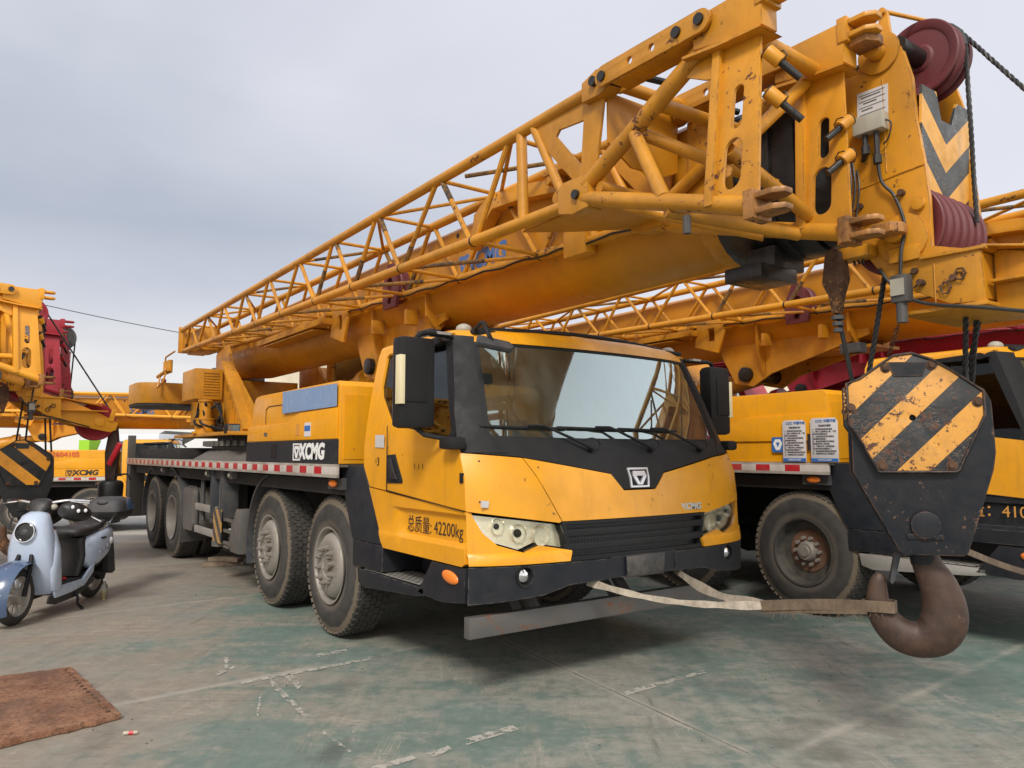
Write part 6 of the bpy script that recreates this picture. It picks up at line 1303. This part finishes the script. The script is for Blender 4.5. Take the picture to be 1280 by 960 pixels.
# bottle
bt = empty('bottle', (-4.06, 7.72, 0)); obj('bottle_body', lathe(B(), [(0, .001), (0, .028), (.01, .032), (.13, .032), (.16, .014), (.185, .012), (.185, .001)], (0, 0, 0), 'z', 24), 'clear', bt, smooth=60)
obj('drink', lathe(B(), [(.006, .001), (.006, .026), (.012, .029), (.09, .029), (.09, .001)], (0, 0, 0), 'z', 24), 'liquid', bt); obj('cap', lathe(B(), [(.18, .001), (.18, .015), (.2, .015), (.2, .001)], (0, 0, 0), 'z', 20), 'white', bt)
tag(bt, 'small clear bottle of yellow drink standing on the ground beside the scooter', 'bottle')
# rusty sheet
pt_ = [(-3.70, 4.72), (-2.93, 5.20), (-2.127, 4.289), (-2.92, 3.45)]
rr = random.Random(2); pl_ = []
for i in range(4):
    a_, b_ = pt_[i], pt_[(i + 1) % 4]
    for k in range(26): t_ = k / 26; pl_.append((a_[0] + (b_[0] - a_[0]) * t_ + rr.uniform(-.010, .010), a_[1] + (b_[1] - a_[1]) * t_ + rr.uniform(-.010, .010)))
bm = plate(B(), pl_, .004, .034, 'xy'); sheet = obj('steel_sheet', bm, 'rustplate', None, bevel=.002); tag(sheet, 'rusty orange brown steel sheet lying flat at the lower left', 'metal sheet')
bm = B()
for i in (1,):
    a_, b_ = pt_[i], pt_[(i + 1) % 4]
    for k in range(1, 16): t_ = k / 16; lathe(bm, [(.03, .016), (.040, .012), (.041, .001)], (a_[0] + (b_[0] - a_[0]) * t_ - .04, a_[1] + (b_[1] - a_[1]) * t_ - .03, 0), 'z', 8)
obj('weld_spots', bm, 'rust', sheet)
# wood offcuts under the crane
for (x, y, rz_, L, z, lab) in ((-3.72, 9.95, .35, .5, 0, 'weathered timber offcut, lower one, under the crane outrigger'), (-3.70, 9.98, -.2, .42, .055, 'weathered timber offcut, upper one, under the crane outrigger')):
    bm = box(B(), -L / 2, L / 2, -.07, .07, 0, .05); o_ = obj('timber_block', bm, 'wood', None, (x, y, z + .002), bevel=.006, rz=rz_); tag(o_, lab, 'timber', 'timber offcuts')
# litter
bm = tube(B(), (-.034, 0, .010), (.034, 0, .010), .009, 10); bmesh.ops.transform(bm, matrix=Matrix.Rotation(.2, 4, 'Z'), verts=bm.verts); o_ = obj('crumpled_packet', bm, 'strap', None, (-1.967, 4.066, .002)); tag(o_, 'small crumpled white packet on the ground right of the rusty sheet', 'litter')
obj('packet_band', tube(B(), (-.008, -.002, .010), (.014, .002, .010), .0094, 10), 'sk_red', o_)
# debris chips
bm = B(); rr = random.Random(11)
for k in range(110):
    x = rr.uniform(-3.5, 3.2); y = rr.uniform(3.0, 8.0); r_ = rr.uniform(.003, .008); m_ = Matrix.Translation((x, y, r_ * .35)) @ Matrix.Rotation(rr.random() * 6, 4, 'Z') @ Matrix.Diagonal((1, rr.uniform(.4, 1), .5, 1)); bmesh.ops.create_icosphere(bm, subdivisions=1, radius=r_, matrix=m_)
o_ = obj('gravel', bm, 'dgrey'); tag(o_, 'loose grit and stone chips scattered over the floor', 'gravel', None, 'stuff')
# painted marks on the yard floor (worn)
MARKS = [[(-0.413, 3.815), (-0.317, 3.915), (-0.29, 3.875), (-0.381, 3.767)], [(-0.251, 4.0), (0.009, 4.204), (0.034, 4.134), (-0.223, 3.926)], [(-0.658, 3.656), (-0.48, 3.796), (-0.456, 3.757), (-0.619, 3.603)], [(-1.482, 5.091), (-1.466, 5.163), (-1.306, 4.887), (-1.318, 4.823)], [(-1.415, 5.642), (-1.231, 5.777), (-1.205, 5.709), (-1.376, 5.556)], [(-2.042, 5.556), (-2.011, 5.535), (-1.881, 5.2), (-1.908, 5.2)], [(-1.509, 4.7), (-1.499, 4.7), (-1.399, 4.34), (-1.412, 4.34)], [(-1.592, 5.109), (-1.128, 4.353), (-1.136, 4.314), (-1.496, 4.887)], [(-0.983, 4.122), (-0.779, 3.845), (-0.786, 3.825), (-0.983, 4.088)], [(-1.952, 5.163), (-1.898, 5.333), (-1.871, 5.275), (-1.92, 5.109)], [(-1.725, 4.97), (-0.995, 5.556), (-0.978, 5.493), (-1.702, 4.92)], [(0.682, 4.776), (1.285, 5.237), (1.277, 5.163), (0.685, 4.7)]]
def mark(pts, mt, name='floor_marking', z=.004, seed=1):
    rr = random.Random(seed); pl_ = []
    for i in range(len(pts)):
        a_, b_ = pts[i], pts[(i + 1) % len(pts)]; L = math.dist(a_, b_); n_ = max(1, int(L / .02))
        for k in range(n_): t_ = k / n_; pl_.append((a_[0] + (b_[0] - a_[0]) * t_ + rr.uniform(-.006, .006), a_[1] + (b_[1] - a_[1]) * t_ + rr.uniform(-.006, .006)))
    me = curve_mesh([pl_], 0); bm = B(); bm.from_mesh(me); bpy.data.meshes.remove(me); bmesh.ops.transform(bm, matrix=Matrix.Translation((0, 0, z)), verts=bm.verts); o_ = obj(name, bm, mt); o_['kind'] = 'structure'; return o_
for k, q in enumerate(MARKS): mark(q, 'mark', seed=k)
# ================================================================== background
bd = empty('warehouse', (2, 62, -.5)); obj('wall', box(B(), -22, 26, 0, 14, 0, 9.5), 'bldg', bd); obj('roof', plate(B(), [(-22.6, 9.5), (26.6, 9.5), (26.6, 10.0), (2, 12.2), (-22.6, 10.0)], -.5, 14.5), 'sheave', bd)
for k in range(12):
    wf_ = obj('window', box(B(), -20 + k * 3.9, -18 + k * 3.9, -.06, .06, 4.2, 6.6), 'bwin', bd); obj('frame', (lambda b_: (box(b_, -20.1 + k * 3.9, -17.9 + k * 3.9, -.12, -.07, 6.6, 6.75), box(b_, -20.1 + k * 3.9, -17.9 + k * 3.9, -.12, -.07, 4.05, 4.2), box(b_, -19.03 + k * 3.9, -18.97 + k * 3.9, -.12, -.07, 4.2, 6.6), b_)[-1])(B()), 'white', wf_)
tag(bd, 'long cream warehouse far behind the cranes', 'building')
sh_ = empty('green_shed', (-19.5, 33, -.5)); obj('wall', box(B(), .75, 1.2, 0, 3, 0, 2.5), 'green', sh_); obj('roof', plate(B(), [(1.25, 1.2), (4.5, 2.9), (4.5, 2.6), (1.25, .9)], -.1, 3), 'steel', sh_); tag(sh_, 'lime green panel and grey sloping roof behind the far left crane', 'shed')
tr = empty('white_truck', (-15.2, 30, -.5)); obj('cab', plate(B(), [(-1.3, .4), (-1.3, 1.6), (-.9, 2.7), (1.3, 2.7), (1.3, .4)], 0, 2.2), 'white_tank', tr, bevel=.08); obj('windscreen', plate(B(), [(-.9, 1.6), (-.7, 2.4), (1.0, 2.4), (1.0, 1.6)], -.03, .0), 'bwin', tr)
for x in (-.7, .9): obj('wheel', lathe(B(), [(0, .2), (0, .5), (.3, .5), (.3, .2)], (x, 0, .5), n=24), 'tyre', tr)
tag(tr, 'small white truck glimpsed behind the hook ball at left', 'truck')
# sagging overhead cables with their poles out at the sides
def pole(name, loc, h, lab): o_ = empty(name, loc); obj('post', tube(B(), (0, 0, 0), (0, 0, h), .16, 12, r2=.1), 'steel', o_); obj('cross_arm', box(B(), -.9, .9, -.06, .06, h - .5, h - .36), 'steel', o_); tag(o_, lab, 'pole', 'power poles'); return o_
pole('power_pole', (-34, 44, -.5), 12.5, 'grey power pole off the left side behind the red crane')
pole('power_pole', (-3, 66, -.5), 9.5, 'grey power pole hidden behind the centre crane')
a_ = V(-34, 44, 11.6); b_ = V(-3, 58, 8.2)
bm = path(B(), [a_.lerp(b_, k / 24) + V(0, 0, -1.0 * math.sin(math.pi * k / 24)) for k in range(25)], .025, 5); tag(obj('overhead_cable', bm, 'rope'), 'thin overhead cable sagging across the sky at left', 'cable')
